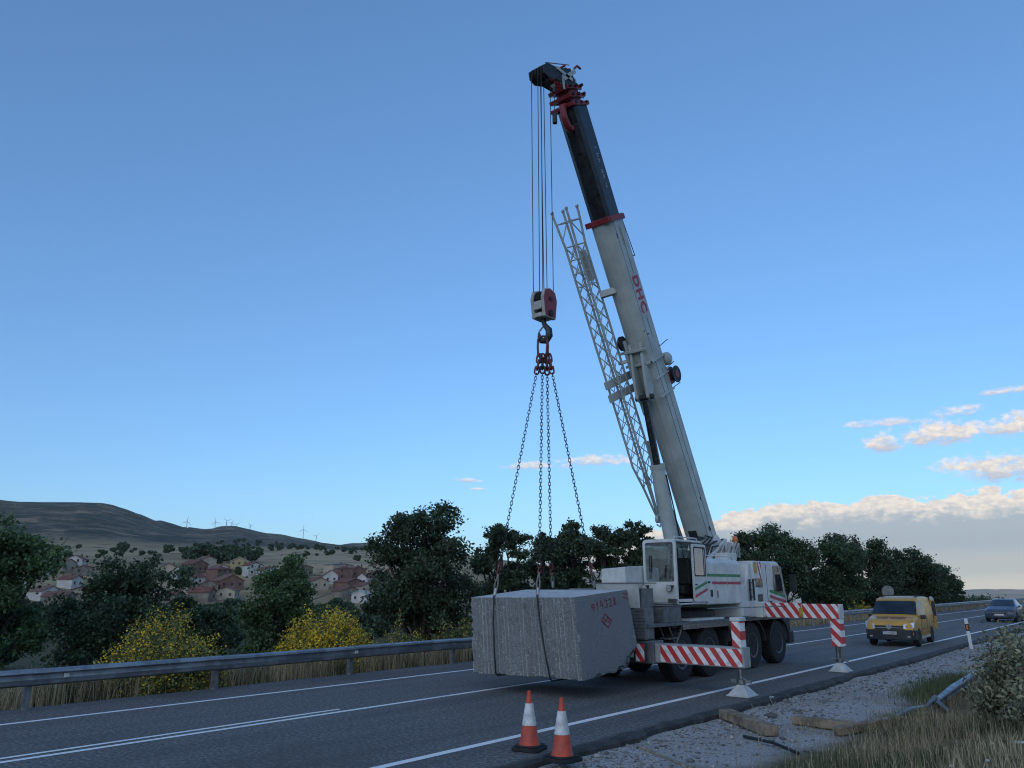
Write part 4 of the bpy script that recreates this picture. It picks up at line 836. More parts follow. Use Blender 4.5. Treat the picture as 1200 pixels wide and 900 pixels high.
def build_block():
    NX, NY, NZ = 168, 30, 30; rnd = random.Random(2)
    idx = {}; mb = MB(); ng = 27; RID = {}
    gd = [rnd.uniform(0.4, 1.0) for _ in range(ng+1)]; gs = [rnd.uniform(-0.006, 0.006) for _ in range(ng+1)]
    cn = V(0.80, 0.34, -0.50).normalized(); cd = cn.dot(bpt(1, 1, 0))-0.30
    def vert(i, j, k):
        key = (i, j, k)
        if key in idx: return idx[key]
        u, v, w = i/NX, j/NY, k/NZ; p = bpt(u, v, w)
        nz1 = vnoise(np.array(u*40), np.array(w*24+v*13), 3)-0.5; nz2 = vnoise(np.array(u*11+v*5), np.array(w*9+v*7), 4)-0.5
        if j == 0:     # drilled face: half round bore marks
            x = u*ng+gs[int(u*ng)]*8; fr = x-math.floor(x); prof = 1-(2*fr-1)**2
            broke = smst(0.42, 0.6, vnoise(np.array(u*ng*0.6+3), np.array(w*5.0), 9))
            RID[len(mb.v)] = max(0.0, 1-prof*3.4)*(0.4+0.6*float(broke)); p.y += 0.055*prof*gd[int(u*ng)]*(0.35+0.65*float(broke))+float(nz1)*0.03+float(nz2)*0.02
        if i == 0: p.x += float(nz1)*0.03
        if j == NY: p.y += float(nz1)*0.03
        if k == 0: p.z += float(nz2)*0.04+abs(float(nz1))*0.03
        # chipped arrises
        e = sum((1 if q in (0, n) else 0) for q, n in ((i, NX), (j, NY), (k, NZ)))
        if e >= 2:
            c = (bpt(0.5, 0.5, 0.5)-p).normalized(); p += c*(0.004+0.03*max(0, float(vnoise(np.array(u*60.), np.array(w*40.+v*30), 6))-0.62))
        d = cn.dot(p)-cd-0.06*float(vnoise(np.array(p.y*6), np.array(p.z*6), 12)-0.5)*2
        if d > 0: p -= cn*d
        # two small bites out of the near lower edge and one in the near corner
        for (cu, cv, cw, rr) in ((1, 0.62, 0.0, 0.10), (1, 0.28, 0.0, 0.09), (1, 0.0, 0.53, 0.10)):
            q = bpt(cu, cv, cw); dd = (p-q).length
            if dd < rr: p += (bpt(0.5, 0.5, 0.5)-p).normalized()*(rr-dd)*0.7
        idx[key] = len(mb.v); mb.v.append(p); return idx[key]
    def face(f, a, b):
        for i in range(a):
            for j in range(b): mb.f.append((vert(*f(i, j)), vert(*f(i+1, j)), vert(*f(i+1, j+1)), vert(*f(i, j+1))))
    face(lambda i, k: (i, 0, k), NX, NZ); face(lambda i, k: (i, NY, k), NX, NZ)
    face(lambda j, k: (0, j, k), NY, NZ); face(lambda j, k: (NX, j, k), NY, NZ)
    face(lambda i, j: (i, j, 0), NX, NY); face(lambda i, j: (i, j, NZ), NX, NY)
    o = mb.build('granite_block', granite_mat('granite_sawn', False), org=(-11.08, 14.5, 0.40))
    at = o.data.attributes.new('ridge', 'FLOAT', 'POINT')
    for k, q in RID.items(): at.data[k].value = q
    o.data.materials.append(granite_mat('granite_rough', True)); o.data.materials.append(mat('granite_broken', (0.10, 0.105, 0.10), 0.9, 0, 0.3, 7.0, bump=0.9, bscale=14)); o.data.materials.append(mat('granite_skylit_top', (0.52, 0.525, 0.52), 0.9, 0, 0.1, 3.0, bump=0.2, bscale=50))  # sky light on the top painted in as paler stone; broken corner darker
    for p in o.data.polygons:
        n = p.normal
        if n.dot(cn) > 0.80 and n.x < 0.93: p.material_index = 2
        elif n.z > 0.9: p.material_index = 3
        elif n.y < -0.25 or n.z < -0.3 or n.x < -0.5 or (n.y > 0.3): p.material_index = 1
    o.data.shade_smooth(); o.data.set_sharp_from_angle(angle=rad(38))
    tag(o, 'large grey granite block with drill grooves hanging from the crane by chains', 'stone block')
    # red paint marks on the sawn end
    pm = mat('red_spray_paint', (0.30, 0.025, 0.045), 0.8, 0, 0.25, 20.0)
    def on(v, w): return bpt(1, v, w)+V(0.006, 0, 0)
    def stroke(mb2, pts, wd=0.022):
        for a, b in zip(pts[:-1], pts[1:]):
            p, q = on(*a), on(*b); d = (q-p).normalized(); s = V(1, 0, 0).cross(d)*wd/2; e = d*wd*0.4
            mb2.add([p-s-e, p+s-e, q+s+e, q-s+e], [(0, 1, 2, 3)])
    G = {'9': [[(.8, .55), (.4, .5), (.15, .7), (.35, .97), (.75, .95), (.85, .6), (.6, 0)]], '1': [[(.3, .7), (.55, 1), (.5, 0)]],
         '4': [[(.25, 1), (.12, .45), (.85, .42)], [(.65, .95), (.62, 0)]], '3': [[(.15, .9), (.5, 1), (.8, .8), (.4, .55), (.85, .3), (.55, .02), (.1, .12)]],
         '2': [[(.15, .8), (.45, 1), (.8, .8), (.6, .45), (.15, .03), (.9, .08)]], '8': [[(.5, .52), (.2, .75), (.5, 1), (.8, .76), (.5, .52), (.15, .25), (.5, 0), (.85, .25), (.5, .52)]]}
    x = 0.27
    for k, ch in enumerate('914328'):
        q = MB()
        for st in G[ch]: stroke(q, [(x+a*0.068, 0.792+0.006*k+b*(0.105 if k else 0.085)) for a, b in st])
        q.build('painted_digit', pm, o); x += 0.082
    q = MB(); cv, cw = 0.505, 0.655
    stroke(q, [(cv-0.085, cw), (cv-0.01, cw+0.085), (cv+0.095, cw-0.01), (cv+0.025, cw-0.092), (cv-0.085, cw)], 0.026)
    stroke(q, [(cv-0.045, cw-0.03), (cv-0.035, cw+0.03), (cv, cw-0.005), (cv+0.03, cw+0.035), (cv+0.04, cw-0.035)], 0.018); stroke(q, [(cv-0.05, cw-0.008), (cv+0.06, cw-0.012)], 0.016)
    q.build('painted_diamond', pm, o)
    q = MB(); stroke(q, [(0.90, 0.955), (0.985, 0.94)], 0.022); stroke(q, [(0.895, 0.91), (0.985, 0.885)], 0.022); q.build('painted_dash', pm, o)
    return o
build_block()
# ------------------------------------------------------------------ rigging
HX, HY = -11.1, 14.43
chain_m = mat('chain_steel', (0.035, 0.037, 0.042), 0.5, 0.6)
redpaint = mat('rigging_red', (0.15, 0.022, 0.026), 0.5)
def build_ropes():
    m = MB(); top = B(15.2, -1.03, 0)
    for x in (-0.17, -0.06, 0.05, 0.16):
        for dy in (-0.2, 0.2):
            if (x, dy) in ((-0.06, -0.2), (0.05, 0.2)): continue
            m.tube([(HX+x, top.y+dy, top.z), (HX+x*0.9, HY+dy*1.1, 9.25)], 0.011, 5, False)
    m.build('hoist_rope', rope_m, crane)
    hb = thing('hook_block', (HX, HY, 8.55), 'grey and red sheave block with steel hook hanging on the crane ropes', 'hook block')
    m = MB()
    for x in (-0.165, 0.165):
        m.prism([(HY-0.22, 8.70), (HY+0.22, 8.70), (HY+0.29, 9.2), (HY+0.22, 9.42), (HY, 9.5), (HY-0.22, 9.42), (HY-0.29, 9.2)], 'x', HX+x-0.045, HX+x+0.045); m.build('cheek_weight', mat('hook_cream', (0.42, 0.42, 0.38), 0.5, 0, 0.15), hb, bevel=0.02); m = MB()
    0 and m.build('cheek_weight', mat('hook_cream', (0.42, 0.42, 0.38), 0.5, 0, 0.15), hb, bevel=0.02)
    m = MB(); m.prism([(HY-0.20, 8.73), (HY+0.20, 8.73), (HY+0.26, 9.2), (HY+0.20, 9.40), (HY, 9.46), (HY-0.20, 9.40), (HY-0.26, 9.2)], 'x', HX+0.211, HX+0.217); m.build('side_plate', red, hb)
    m = MB(); m.cyl((HX+0.215, HY, 9.2), (HX+0.24, HY, 9.2), 0.06); m.build('pin_head', dark, hb)
    m = MB(); m.cyl((HX+0.215, HY, 8.82), (HX+0.25, HY, 8.82), 0.08); m.build('pin_head', dark, hb)
    for x in (-0.09, -0.03, 0.03, 0.09):
        m = MB(); m.lathe((HX+x, HY, 9.2), [(0.05, -0.024), (0.25, -0.024), (0.21, 0), (0.25, 0.024), (0.05, 0.024)], 22, 'x'); m.build('sheave', dark, hb)
    m = MB(); m.box(HX-0.12, HX+0.12, HY-0.27, HY-0.19, 8.90, 9.12); m.box(HX-0.12, HX+0.12, HY-0.22, HY+0.22, 8.72, 8.83); m.build('cross_head', mat('hook_cream', (0.42, 0.42, 0.38)), hb, bevel=0.015)
    hk = [(HX, HY, 8.75), (HX, HY, 8.60), (HX+0.05, HY, 8.52), (HX+0.15, HY, 8.40), (HX+0.16, HY, 8.25), (HX+0.06, HY, 8.13), (HX-0.08, HY, 8.16), (HX-0.15, HY, 8.28), (HX-0.16, HY, 8.40)]
    m = MB(); m.tube(hk, [0.06, 0.06, 0.065, 0.085, 0.095, 0.09, 0.075, 0.05, 0.02], 12); m.build('hook', mat('hook_steel', (0.05, 0.055, 0.06), 0.5, 0.4), hb, smooth=50)
    m = MB(); m.bar((HX-0.15, HY, 8.42), (HX+0.02, HY, 8.56), 0.04, 0.02); m.build('safety_latch', steel, hb)
build_ropes()
def link_ring(mb, c, d, side, L, W, r, n=12, k=6):
    """stadium-shaped link, long axis d, in the plane of d and side"""
    pts = []
    for i in range(n):
        a = 2*math.pi*i/n; pts.append(c+d*(math.cos(a)*W+(L-W)*(1 if math.cos(a) > 0 else -1)*min(1, abs(math.cos(a))*3))+side*math.sin(a)*W)
    kk = len(mb.v); nn = d.cross(side).normalized()
    for i in range(n):
        t = (pts[(i+1) % n]-pts[i-1]).normalized(); o = t.cross(nn)
        for j in range(k):
            a = 2*math.pi*j/k; mb.v.append(pts[i]+(o*math.cos(a)+nn*math.sin(a))*r)
    for i in range(n):
        for j in range(k):
            mb.f.append((kk+i*k+j, kk+i*k+(j+1) % k, kk+((i+1) % n)*k+(j+1) % k, kk+((i+1) % n)*k+j))
ENDS = [(V(-12.0, 13.80, 2.67), V(-11.92, 13.545, 2.03)), (V(-10.82, 13.80, 2.69), V(-10.64, 13.50, 2.05)),
        (V(-11.46, 15.08, 2.67), V(-11.67, 15.42, 2.22)), (V(-10.33, 15.10, 2.67), V(-10.48, 15.46, 2.22))]
def build_slings():
    cs = thing('chain_sling', (HX, HY, 8.1), 'four-leg steel chain sling with red links hanging from the crane hook', 'chain sling')
    m = MB()
    link_ring(m, V(HX-0.02, HY-0.03, 7.98), V(0, 0, 1), V(0.9, 0.43, 0).normalized(), 0.28, 0.13, 0.028, 16, 8)
    link_ring(m, V(HX+0.05, HY+0.05, 7.96), V(0.08, 0, 1).normalized(), V(0.6, -0.8, 0).normalized(), 0.28, 0.13, 0.028, 16, 8)
    m.build('master_link', redpaint, cs, smooth=60)
    for i, (e, _) in enumerate(ENDS):
        t0 = V(HX, HY, 7.74)+V((-0.10, -0.03, 0.03, 0.10)[i], (-0.06, -0.03, 0.06, 0.05)[i], 0)
        s1 = t0+V(0, 0, 0)
        d = (e-s1).normalized(); side = d.orthogonal().normalized(); sd2 = d.cross(side)
        m = MB(); link_ring(m, s1+d*0.05, d, side, 0.12, 0.06, 0.024, 12, 6); link_ring(m, s1+d*0.22, d, sd2, 0.13, 0.07, 0.026, 12, 6); m.bar(s1+d*0.3-side*0.07, s1+d*0.3+side*0.07, 0.05, 0.06)
        link_ring(m, s1+d*0.36, d, side, 0.10, 0.055, 0.022, 12, 6); m.build('shortening_hook', redpaint if i != 1 else chain_m, cs, smooth=50)
        st = s1+d*0.44; L = (e-st).length; n = int(L/0.085); m = MB()
        for k in range(n):
            c = st+(e-st)*((k+0.5)/n); link_ring(m, c, d, side if k % 2 else sd2, 0.056, 0.027, 0.0085, 10, 5)
        m.build('chain', chain_m, cs, kind='stuff')
        m = MB(); ee = e-d*0.03; link_ring(m, ee, d, side, 0.08, 0.036, 0.014, 12, 6); m.tube([ee+d*0.05, ee+d*0.11+side*0.015, ee+d*0.17+side*0.038, ee+d*0.21, ee+d*0.17-side*0.038, ee+d*0.13-side*0.045], [0.014, 0.017, 0.02, 0.02, 0.018, 0.010], 8); m.build('sling_hook', redpaint, cs, smooth=50)
    web = mat('sling_web', (0.23, 0.22, 0.19), 0.9, 0, 0.2, 30.0); wire = mat('sling_wire', (0.025, 0.025, 0.028), 0.6, 0.3)
    for k, (f, b) in enumerate(((0, 2), (1, 3))):
        w = thing('lifting_sling', ENDS[f][1], (('steel wire sling round the granite block, farther from the painted number' if k == 0 else 'steel wire sling round the granite block, nearer the painted number')), 'sling', 'slings under the granite block')
        for e, top in (ENDS[f], ENDS[b]):
            d = (top-e).normalized(); e2 = e+d*0.16; s = d.orthogonal().normalized()*0.035
            m = MB(); m.tube([e2, e2+(top-e2)*0.45+s, top+s*0.4], 0.017, 6); m.tube([e2, e2+(top-e2)*0.45-s, top-s*0.4], 0.017, 6); m.build('eye_loop', web, w, smooth=50)
            m = MB(); q = top-d*0.02; m.tube([q-d*0.16, q], 0.032, 8); m.build('ferrule', mat('ferrule_alu', (0.5, 0.5, 0.5), 0.35, 0.6), w, smooth=50)
        fu = [ENDS[f][1], V(-11.80, 13.47, 0.36) if k == 0 else V(-10.28, 13.44, 0.355)]
        bu = [V(-11.6, 15.60, 0.38) if k == 0 else V(-10.15, 15.62, 0.40), ENDS[b][1]]
        m = MB(); m.tube([fu[0]+V(0, -0.015, -0.0), fu[0]*0.7+fu[1]*0.3+V(0, -0.05, 0), fu[0]*0.3+fu[1]*0.7+V(0, -0.03, 0), fu[1]+V(0, 0, 0.05), fu[1]+V(0, 0.06, 0)], 0.019, 7)
        m.tube([fu[1]+V(0, 0.06, 0), (fu[1]+bu[0])/2+V(0, 0, 0.0), bu[0]+V(0, -0.06, 0)], 0.019, 7); m.tube([bu[0]+V(0, -0.06, 0), bu[0]+V(0, 0, 0.05), bu[1]+V(0, 0.03, -0.05), bu[1]], 0.019, 7)
        m.build('wire_rope', wire, w, smooth=50)
build_slings()
# ------------------------------------------------------------------ cones
def build_cone(x, y, rz, label, tilt=0.0):
    c = thing('traffic_cone', (x, y, 0.004), label, 'traffic cone', None); z = 0.004
    orange = mat('cone_orange', (0.58, 0.075, 0.025), 0.55, 0, 0.16, 7.0, col2=(0.36, 0.05, 0.03)); sleeve = mat('cone_sleeve', (0.66, 0.67, 0.67), 0.5, 0, 0.12, 9.0, col2=(0.42, 0.42, 0.41))
    m = MB(); m.prism([(x+a, y+b) for a, b in rounded(-0.21, 0.21, -0.21, 0.21, 0.07)], 'z', z, z+0.05); m.prism([(x+a, y+b) for a, b in rounded(-0.18, 0.18, -0.18, 0.18, 0.07)], 'z', z+0.05, z+0.075); m.build('base', rubber, c, bevel=0.01)
    def R(h): return 0.142-0.118*(h-0.075)/(0.78-0.075)
    def seg(h0, h1, e=0.0): return [(R(h0)+e, h0), (R(h1)+e, h1)]
    m = MB(); m.lathe((x, y, z), [(R(.075)+.012, 0.07), (R(.09)+.004, 0.09)]+seg(0.10, 0.33), 28); m.build('body', orange, c, smooth=40)
    m = MB(); m.lathe((x, y, z), [(R(.33)-.002, .326), (R(.33)+.006, 0.33), (R(.615)+.006, 0.615), (R(.615)-.002, .62)], 28); m.build('reflective_sleeve', sleeve, c, smooth=40)
    m = MB(); m.lathe((x, y, z), seg(0.61, 0.775)+[(0.024, 0.79), (0.016, 0.79), (0.014, 0.74)], 24); m.build('tip', orange, c, smooth=40)
    c.rotation_euler = (tilt, 0, rz)
build_cone(-7.46, 9.25, 0.25, 'orange and white traffic cone standing just off the white edge line', 0.0)
build_cone(-6.68, 8.98, -0.2, 'orange and white traffic cone standing at the crumbling tarmac edge', 0.0)
# ------------------------------------------------------------------ vehicles
def loft(sections, n_side=3):
    """sections: (y, zb, zs, zbelt, ztop, wb, ws, wbelt, wt) -> rows of points round the half section (right side, bottom to roof centre)"""
    rows = []
    for (y, zb, zs, zl, zt, wb, ws, wl, wt) in sections:
        crown = 0.03*wt
        h = [(0, zb), (wb, zb), (ws, zs), (ws*0.35+wl*0.65, zs*0.4+zl*0.6), (wl, zl), (wt, zt-crown*1.5), (wt*0.93, zt-crown*0.4), (wt*0.5, zt), (0, zt)]
        rows.append([V(a, y, z) for a, z in h])
    return rows
def body_from(rows):
    mb = MB(); n = len(rows[0]); full = []
    for r in rows:
        ring_ = r+[V(-p.x, p.y, p.z) for p in reversed(r[1:-1])]
        full.append(len(mb.v)); mb.v += ring_
    m = 2*n-2
    for a, b in zip(full[:-1], full[1:]):
        for j in range(m): mb.f.append((a+j, a+(j+1) % m, b+(j+1) % m, b+j))
    mb.f.append(tuple(full[0]+j for j in range(m))); mb.f.append(tuple(full[-1]+j for j in range(m)))
    return mb
def lerp_sec(secs, y):
    for a, b in zip(secs[:-1], secs[1:]):
        if a[0] <= y <= b[0]:
            t = (y-a[0])/(b[0]-a[0]); return tuple(p+(q-p)*t for p, q in zip(a, b))
    return secs[-1]
def patch(secs, y0, y1, k0, k1, off, side=1, ny=5, a0=0.0, a1=1.0):
    """sheet lying off metres outside the lofted surface between ring points k0..k1 (a0, a1 trim the first and last interval)"""
    mb = MB(); rows = []
    for i in range(ny+1):
        y = y0+(y1-y0)*i/ny; r = loft([lerp_sec(secs, y)])[0]; p = list(r[k0:k1+1])
        p0 = p[0]+(p[1]-p[0])*a0; p1 = p[-2]+(p[-1]-p[-2])*a1; p[0] = p0; p[-1] = p1
        rows.append(p)
    n = len(rows[0])
    for i, r in enumerate(rows):
        for j, p in enumerate(r):
            du = rows[min(i+1, ny)][j]-rows[max(i-1, 0)][j]; dv = r[min(j+1, n-1)]-r[max(j-1, 0)]
            nn = dv.cross(du).normalized(); nn = nn if nn.dot(V(p.x, 0, p.z-0.9)) > 0 else -nn
            q = p+nn*off; mb.v.append(V(q.x*side, q.y, q.z))
    for i in range(ny):
        for j in range(n-1):
            a = i*n+j; mb.f.append((a, a+1, a+n+1, a+n))
    return mb
def road_wheel(root, x, y, R, w, name='wheel', rimc=None):
    o = bpy.data.objects.new(name, None); COL.objects.link(o); o.parent = root; ORG[o] = V(0, 0, 0); s = 1 if x > 0 else -1
    m = MB(); m.lathe((x, y, R), [(R*0.6, -w/2), (R*0.92, -w/2), (R, -w*0.36), (R, w*0.36), (R*0.92, w/2), (R*0.6, w/2)], 28, 'x'); m.build('tyre', rubber, o, smooth=35)
    m = MB(); m.lathe((x, y, R), [(R*0.63, s*w*0.40), (R*0.62, s*w*0.5), (R*0.5, s*w*0.42), (R*0.2, s*w*0.40), (R*0.12, s*w*0.46), (0.01, s*w*0.46)], 24, 'x'); m.build('rim', rimc or mat('rim_silver', (0.32, 0.33, 0.34), 0.35, 0.6), o, smooth=35)
    m = MB()
    for k in range(5):
        a = 2*math.pi*k/5+0.3; c = V(x+s*w*0.44, y+math.cos(a)*R*0.36, R+math.sin(a)*R*0.36); m.cyl(c, c+V(s*0.012, 0, 0), R*0.11, 8)
    m.build('rim_opening', dark, o)
def wheel_arch(root, x, y, R, mtl):
    s = 1 if x > 0 else -1; m = MB(); n = 14; vs = []
    for k in range(n+1):
        a = math.pi*k/n
        for rr, dx in ((R*0.55, 0), (R*1.17, 0), (R*1.17, 0.012), (R*0.55, 0.012)): vs.append((x+s*dx, y+rr*math.cos(a), R*0.98+rr*math.sin(a)))
    fs = []
    for k in range(n):
        for j in range(4): fs.append((k*4+j, k*4+(j+1) % 4, (k+1)*4+(j+1) % 4, (k+1)*4+j))
    m.add(vs, fs); return m.build('wheel_arch', mtl, root)
def build_van():
    vy = mat('van_yellow', (0.50, 0.26, 0.025), 0.3, 0, 0.06, 3.0, dirt=0.15); trim = mat('van_trim', (0.015, 0.017, 0.022), 0.5)
    van = thing('van', (0, 0, 0), 'yellow delivery van with dark bumper facing along the road behind the crane, rear door open', 'van')
    #       y     zb    zs    zbelt ztop  wb   ws    wbelt wt
    S = [(-2.21, 0.36, 0.48, 0.66, 0.80, 0.60, 0.70, 0.66, 0.56), (-2.14, 0.28, 0.44, 0.78, 0.93, 0.70, 0.82, 0.80, 0.72), (-1.95, 0.24, 0.42, 0.88, 1.01, 0.76, 0.88, 0.87, 0.79),
         (-1.55, 0.24, 0.42, 0.98, 1.08, 0.79, 0.89, 0.885, 0.81), (-1.18, 0.24, 0.42, 1.06, 1.14, 0.80, 0.89, 0.885, 0.82), (-0.52, 0.24, 0.42, 1.10, 1.70, 0.80, 0.89, 0.885, 0.74),
         (-0.25, 0.24, 0.42, 1.10, 1.79, 0.80, 0.89, 0.885, 0.75), (0.6, 0.24, 0.42, 1.10, 1.84, 0.80, 0.89, 0.885, 0.77), (1.5, 0.24, 0.42, 1.10, 1.835, 0.80, 0.89, 0.885, 0.77), (2.12, 0.28, 0.44, 1.10, 1.80, 0.78, 0.88, 0.875, 0.76), (2.20, 0.34, 0.5, 1.08, 1.73, 0.72, 0.85, 0.85, 0.73)]
    body_from(loft(S)).build('body', vy, van, smooth=32)
    patch(S, -1.14, -0.55, 5, 8, 0.006, 1, 6).build('windscreen', dglass, van, smooth=60); patch(S, -1.14, -0.55, 5, 8, 0.006, -1, 6).build('windscreen', dglass, van, smooth=60)
    for s in (1, -1):
        patch(S, -0.62, 0.30, 4, 5, 0.006, s, 5, 0.08, 0.86).build('side_window', dglass, van)
    # dark front bumper, grille, lamps, plate
    m = MB()
    prof = [(-0.88, -2.06), (-0.74, -2.22), (-0.3, -2.29), (0.3, -2.29), (0.74, -2.22), (0.88, -2.06), (0.915, -1.77), (0.80, -1.77), (-0.80, -1.77), (-0.915, -1.77)]
    m.prism(prof, 'z', 0.25, 0.63); m.build('bumper', trim, van, bevel=0.03)
    m = MB(); m.box(-0.52, 0.52, -2.235, -2.15, 0.64, 0.78); m.build('grille', dark, van, bevel=0.01)
    m = MB(); m.box(-0.52, 0.52, -2.245, -2.23, 0.69, 0.71); m.build('grille_bar', lampw, van)
    for s in (1, -1):
        m = MB(); m.hexa([(s*0.50, -2.25, 0.66), (s*0.87, -2.13, 0.69), (s*0.87, -1.95, 0.69), (s*0.50, -2.1, 0.66), (s*0.52, -2.225, 0.83), (s*0.89, -2.05, 0.92), (s*0.89, -1.9, 0.92), (s*0.52, -2.1, 0.83)]); m.build('headlight', lampw, van, bevel=0.015)
        m = MB(); m.box(min(s*0.55, s*0.72), max(s*0.55, s*0.72), -2.24, -2.18, 0.36, 0.41); m.build('fog_light', lampw, van)
        m = MB(); m.hexa([(s*0.86, -0.72, 0.98), (s*1.06, -0.70, 1.0), (s*1.06, -0.60, 1.0), (s*0.86, -0.60, 0.98), (s*0.88, -0.72, 1.14), (s*1.06, -0.70, 1.16), (s*1.06, -0.60, 1.16), (s*0.88, -0.60, 1.14)]); m.build('mirror', trim, van, bevel=0.02)
        m = MB(); m.box(min(s*0.885, s*0.905), max(s*0.885, s*0.905), -1.0, 0.85, 0.27, 0.37); m.build('sill_strip', mat('sill_pale', (0.5, 0.45, 0.33), 0.4), van)
        m = MB(); m.box(min(s*0.886, s*0.897), max(s*0.886, s*0.897), -0.9, 1.0, 0.62, 0.635); m.build('side_moulding', trim, van)
        for y in (0.48, -0.72):
            m = MB(); m.box(min(s*0.886, s*0.895), max(s*0.886, s*0.895), y, y+0.012, 0.45, 1.05); m.build('door_gap', trim, van)
        m = MB(); m.box(min(s*0.62, s*0.65), max(s*0.62, s*0.65), -0.1, 1.9, 1.815, 1.85); m.build('roof_rail', trim, van)
    m = MB(); m.box(-0.60, 0.60, 0.0, 0.06, 1.85, 1.885); m.box(-0.60, 0.60, 1.2, 1.26, 1.85, 1.885); m.build('roof_bar', trim, van)
    m = MB(); m.lathe((0, -2.26, 0.74), [(0.095, 0.0), (0.095, 0.02), (0.075, 0.02), (0.075, 0.0)], 20, 'y'); em = m.build('emblem', lampw, van)
    m = MB()
    for p in ([(-0.045, 0.065), (-0.02, 0.005), (0.0, 0.005), (0.02, 0.005), (0.045, 0.065)], [(-0.07, 0.02), (-0.035, -0.065), (0, 0.0), (0.035, -0.065), (0.07, 0.02)]):
        for a, b in zip(p[:-1], p[1:]): m.bar((a[0], -2.255, 0.74+a[1]), (b[0], -2.255, 0.74+b[1]), 0.014, 0.012, up=(0, 1, 0))
    m.build('emblem_letters', lampw, van)
    m = MB(); m.box(-0.26, 0.26, -2.31, -2.288, 0.46, 0.57); pl = m.build('number_plate', mat('plate_white', (0.6, 0.6, 0.58), 0.4), van)
    m = MB(); m.box(-0.26, -0.22, -2.313, -2.3105, 0.462, 0.568); m.build('plate_band', mat('plate_blue', (0.02, 0.05, 0.3), 0.4), van)
    text('7754 KZR', 0.105, frame((0.02, -2.3115, 0.515), (1, 0, 0), (0, 0, 1)), 'plate_lettering', dark, van)
    # worn lettering on the bonnet, too blurred to read: short dark red dashes
    lm = mat('bonnet_letter', (0.16, 0.04, 0.04), 0.5)
    m = MB(); rnd = random.Random(4)
    for k in range(17):
        x = -0.5+k*0.062
        if k == 7: continue
        z = lambda y: loft([lerp_sec(S, y)])[0][7].z+0.008
        y0 = -1.92; y1 = -1.55; m.add([(x, y0, z(y0)), (x+0.022+rnd.uniform(0, .02), y0, z(y0)), (x+0.03+rnd.uniform(0, .014), y1, z(y1)), (x+0.004, y1, z(y1))], [(0, 1, 2, 3)])
    m.build('bonnet_lettering', lm, van)
    m = MB(); m.box(-0.3, 0.3, -0.95, -0.9, 1.2, 1.28) if 0 else None
    for x in (0.79, -0.79):
        for y in (-1.40, 1.28): wheel_arch(van, math.copysign(0.888, x), y, 0.315, dark); road_wheel(van, x+math.copysign(0.005, x), y, 0.315, 0.21)
    # rear wing door swung out on its hinge, and the roof-high door frame
    dm = MB(); x0 = 0.86
    d = V(0.10, 0.99, 0).normalized(); o = V(0.82, 2.22, 0); nn = V(-d.y, d.x, 0)*0.04
    def Q(s, z, k): return o+d*s+nn*k+V(0, 0, z)
    poly = [(0.0, 0.50), (0.66, 0.50), (0.66, 1.10), (0.60, 1.55), (0.50, 1.72), (0.0, 1.74)]; n = len(poly)
    dm.add([Q(s, z, 0) for s, z in poly]+[Q(s, z, 1) for s, z in poly], [tuple(range(n)), tuple(range(n, 2*n))]+[(i, (i+1) % n, (i+1) % n+n, i+n) for i in range(n)])
    dr = dm.build('rear_door', vy, van, bevel=0.01)
    dm = MB(); poly = [(0.06, 1.02), (0.60, 1.02), (0.56, 1.50), (0.48, 1.62), (0.06, 1.63)]; n = 5
    for k0, k1 in ((-0.12, -0.02), (1.02, 1.12)): dm.add([Q(s, z, k0) for s, z in poly]+[Q(s, z, k1) for s, z in poly], [tuple(range(n)), tuple(range(n, 2*n))]+[(i, (i+1) % n, (i+1) % n+n, i+n) for i in range(n)])
    dm.build('rear_window', dglass, dr)
    dm = MB(); poly = [(0.02, 1.66), (0.48, 1.655), (0.48, 1.74), (0.3, 1.82), (0.02, 1.82)]; n = 5
    dm.add([Q(s, z, -0.3) for s, z in poly]+[Q(s, z, 1.3) for s, z in poly], [tuple(range(n)), tuple(range(n, 2*n))]+[(i, (i+1) % n, (i+1) % n+n, i+n) for i in range(n)]); dm.build('door_cap', mat('cap_white', (0.6, 0.6, 0.57), 0.4), dr, bevel=0.03)
    m = MB(); m.box(0.86, 0.892, 2.05, 2.16, 0.75, 1.1); m.build('tail_light', redlens, van)
    van.location = (-9.02, 35.45, 0.0); van.rotation_euler = (0, 0, rad(3))
build_van()
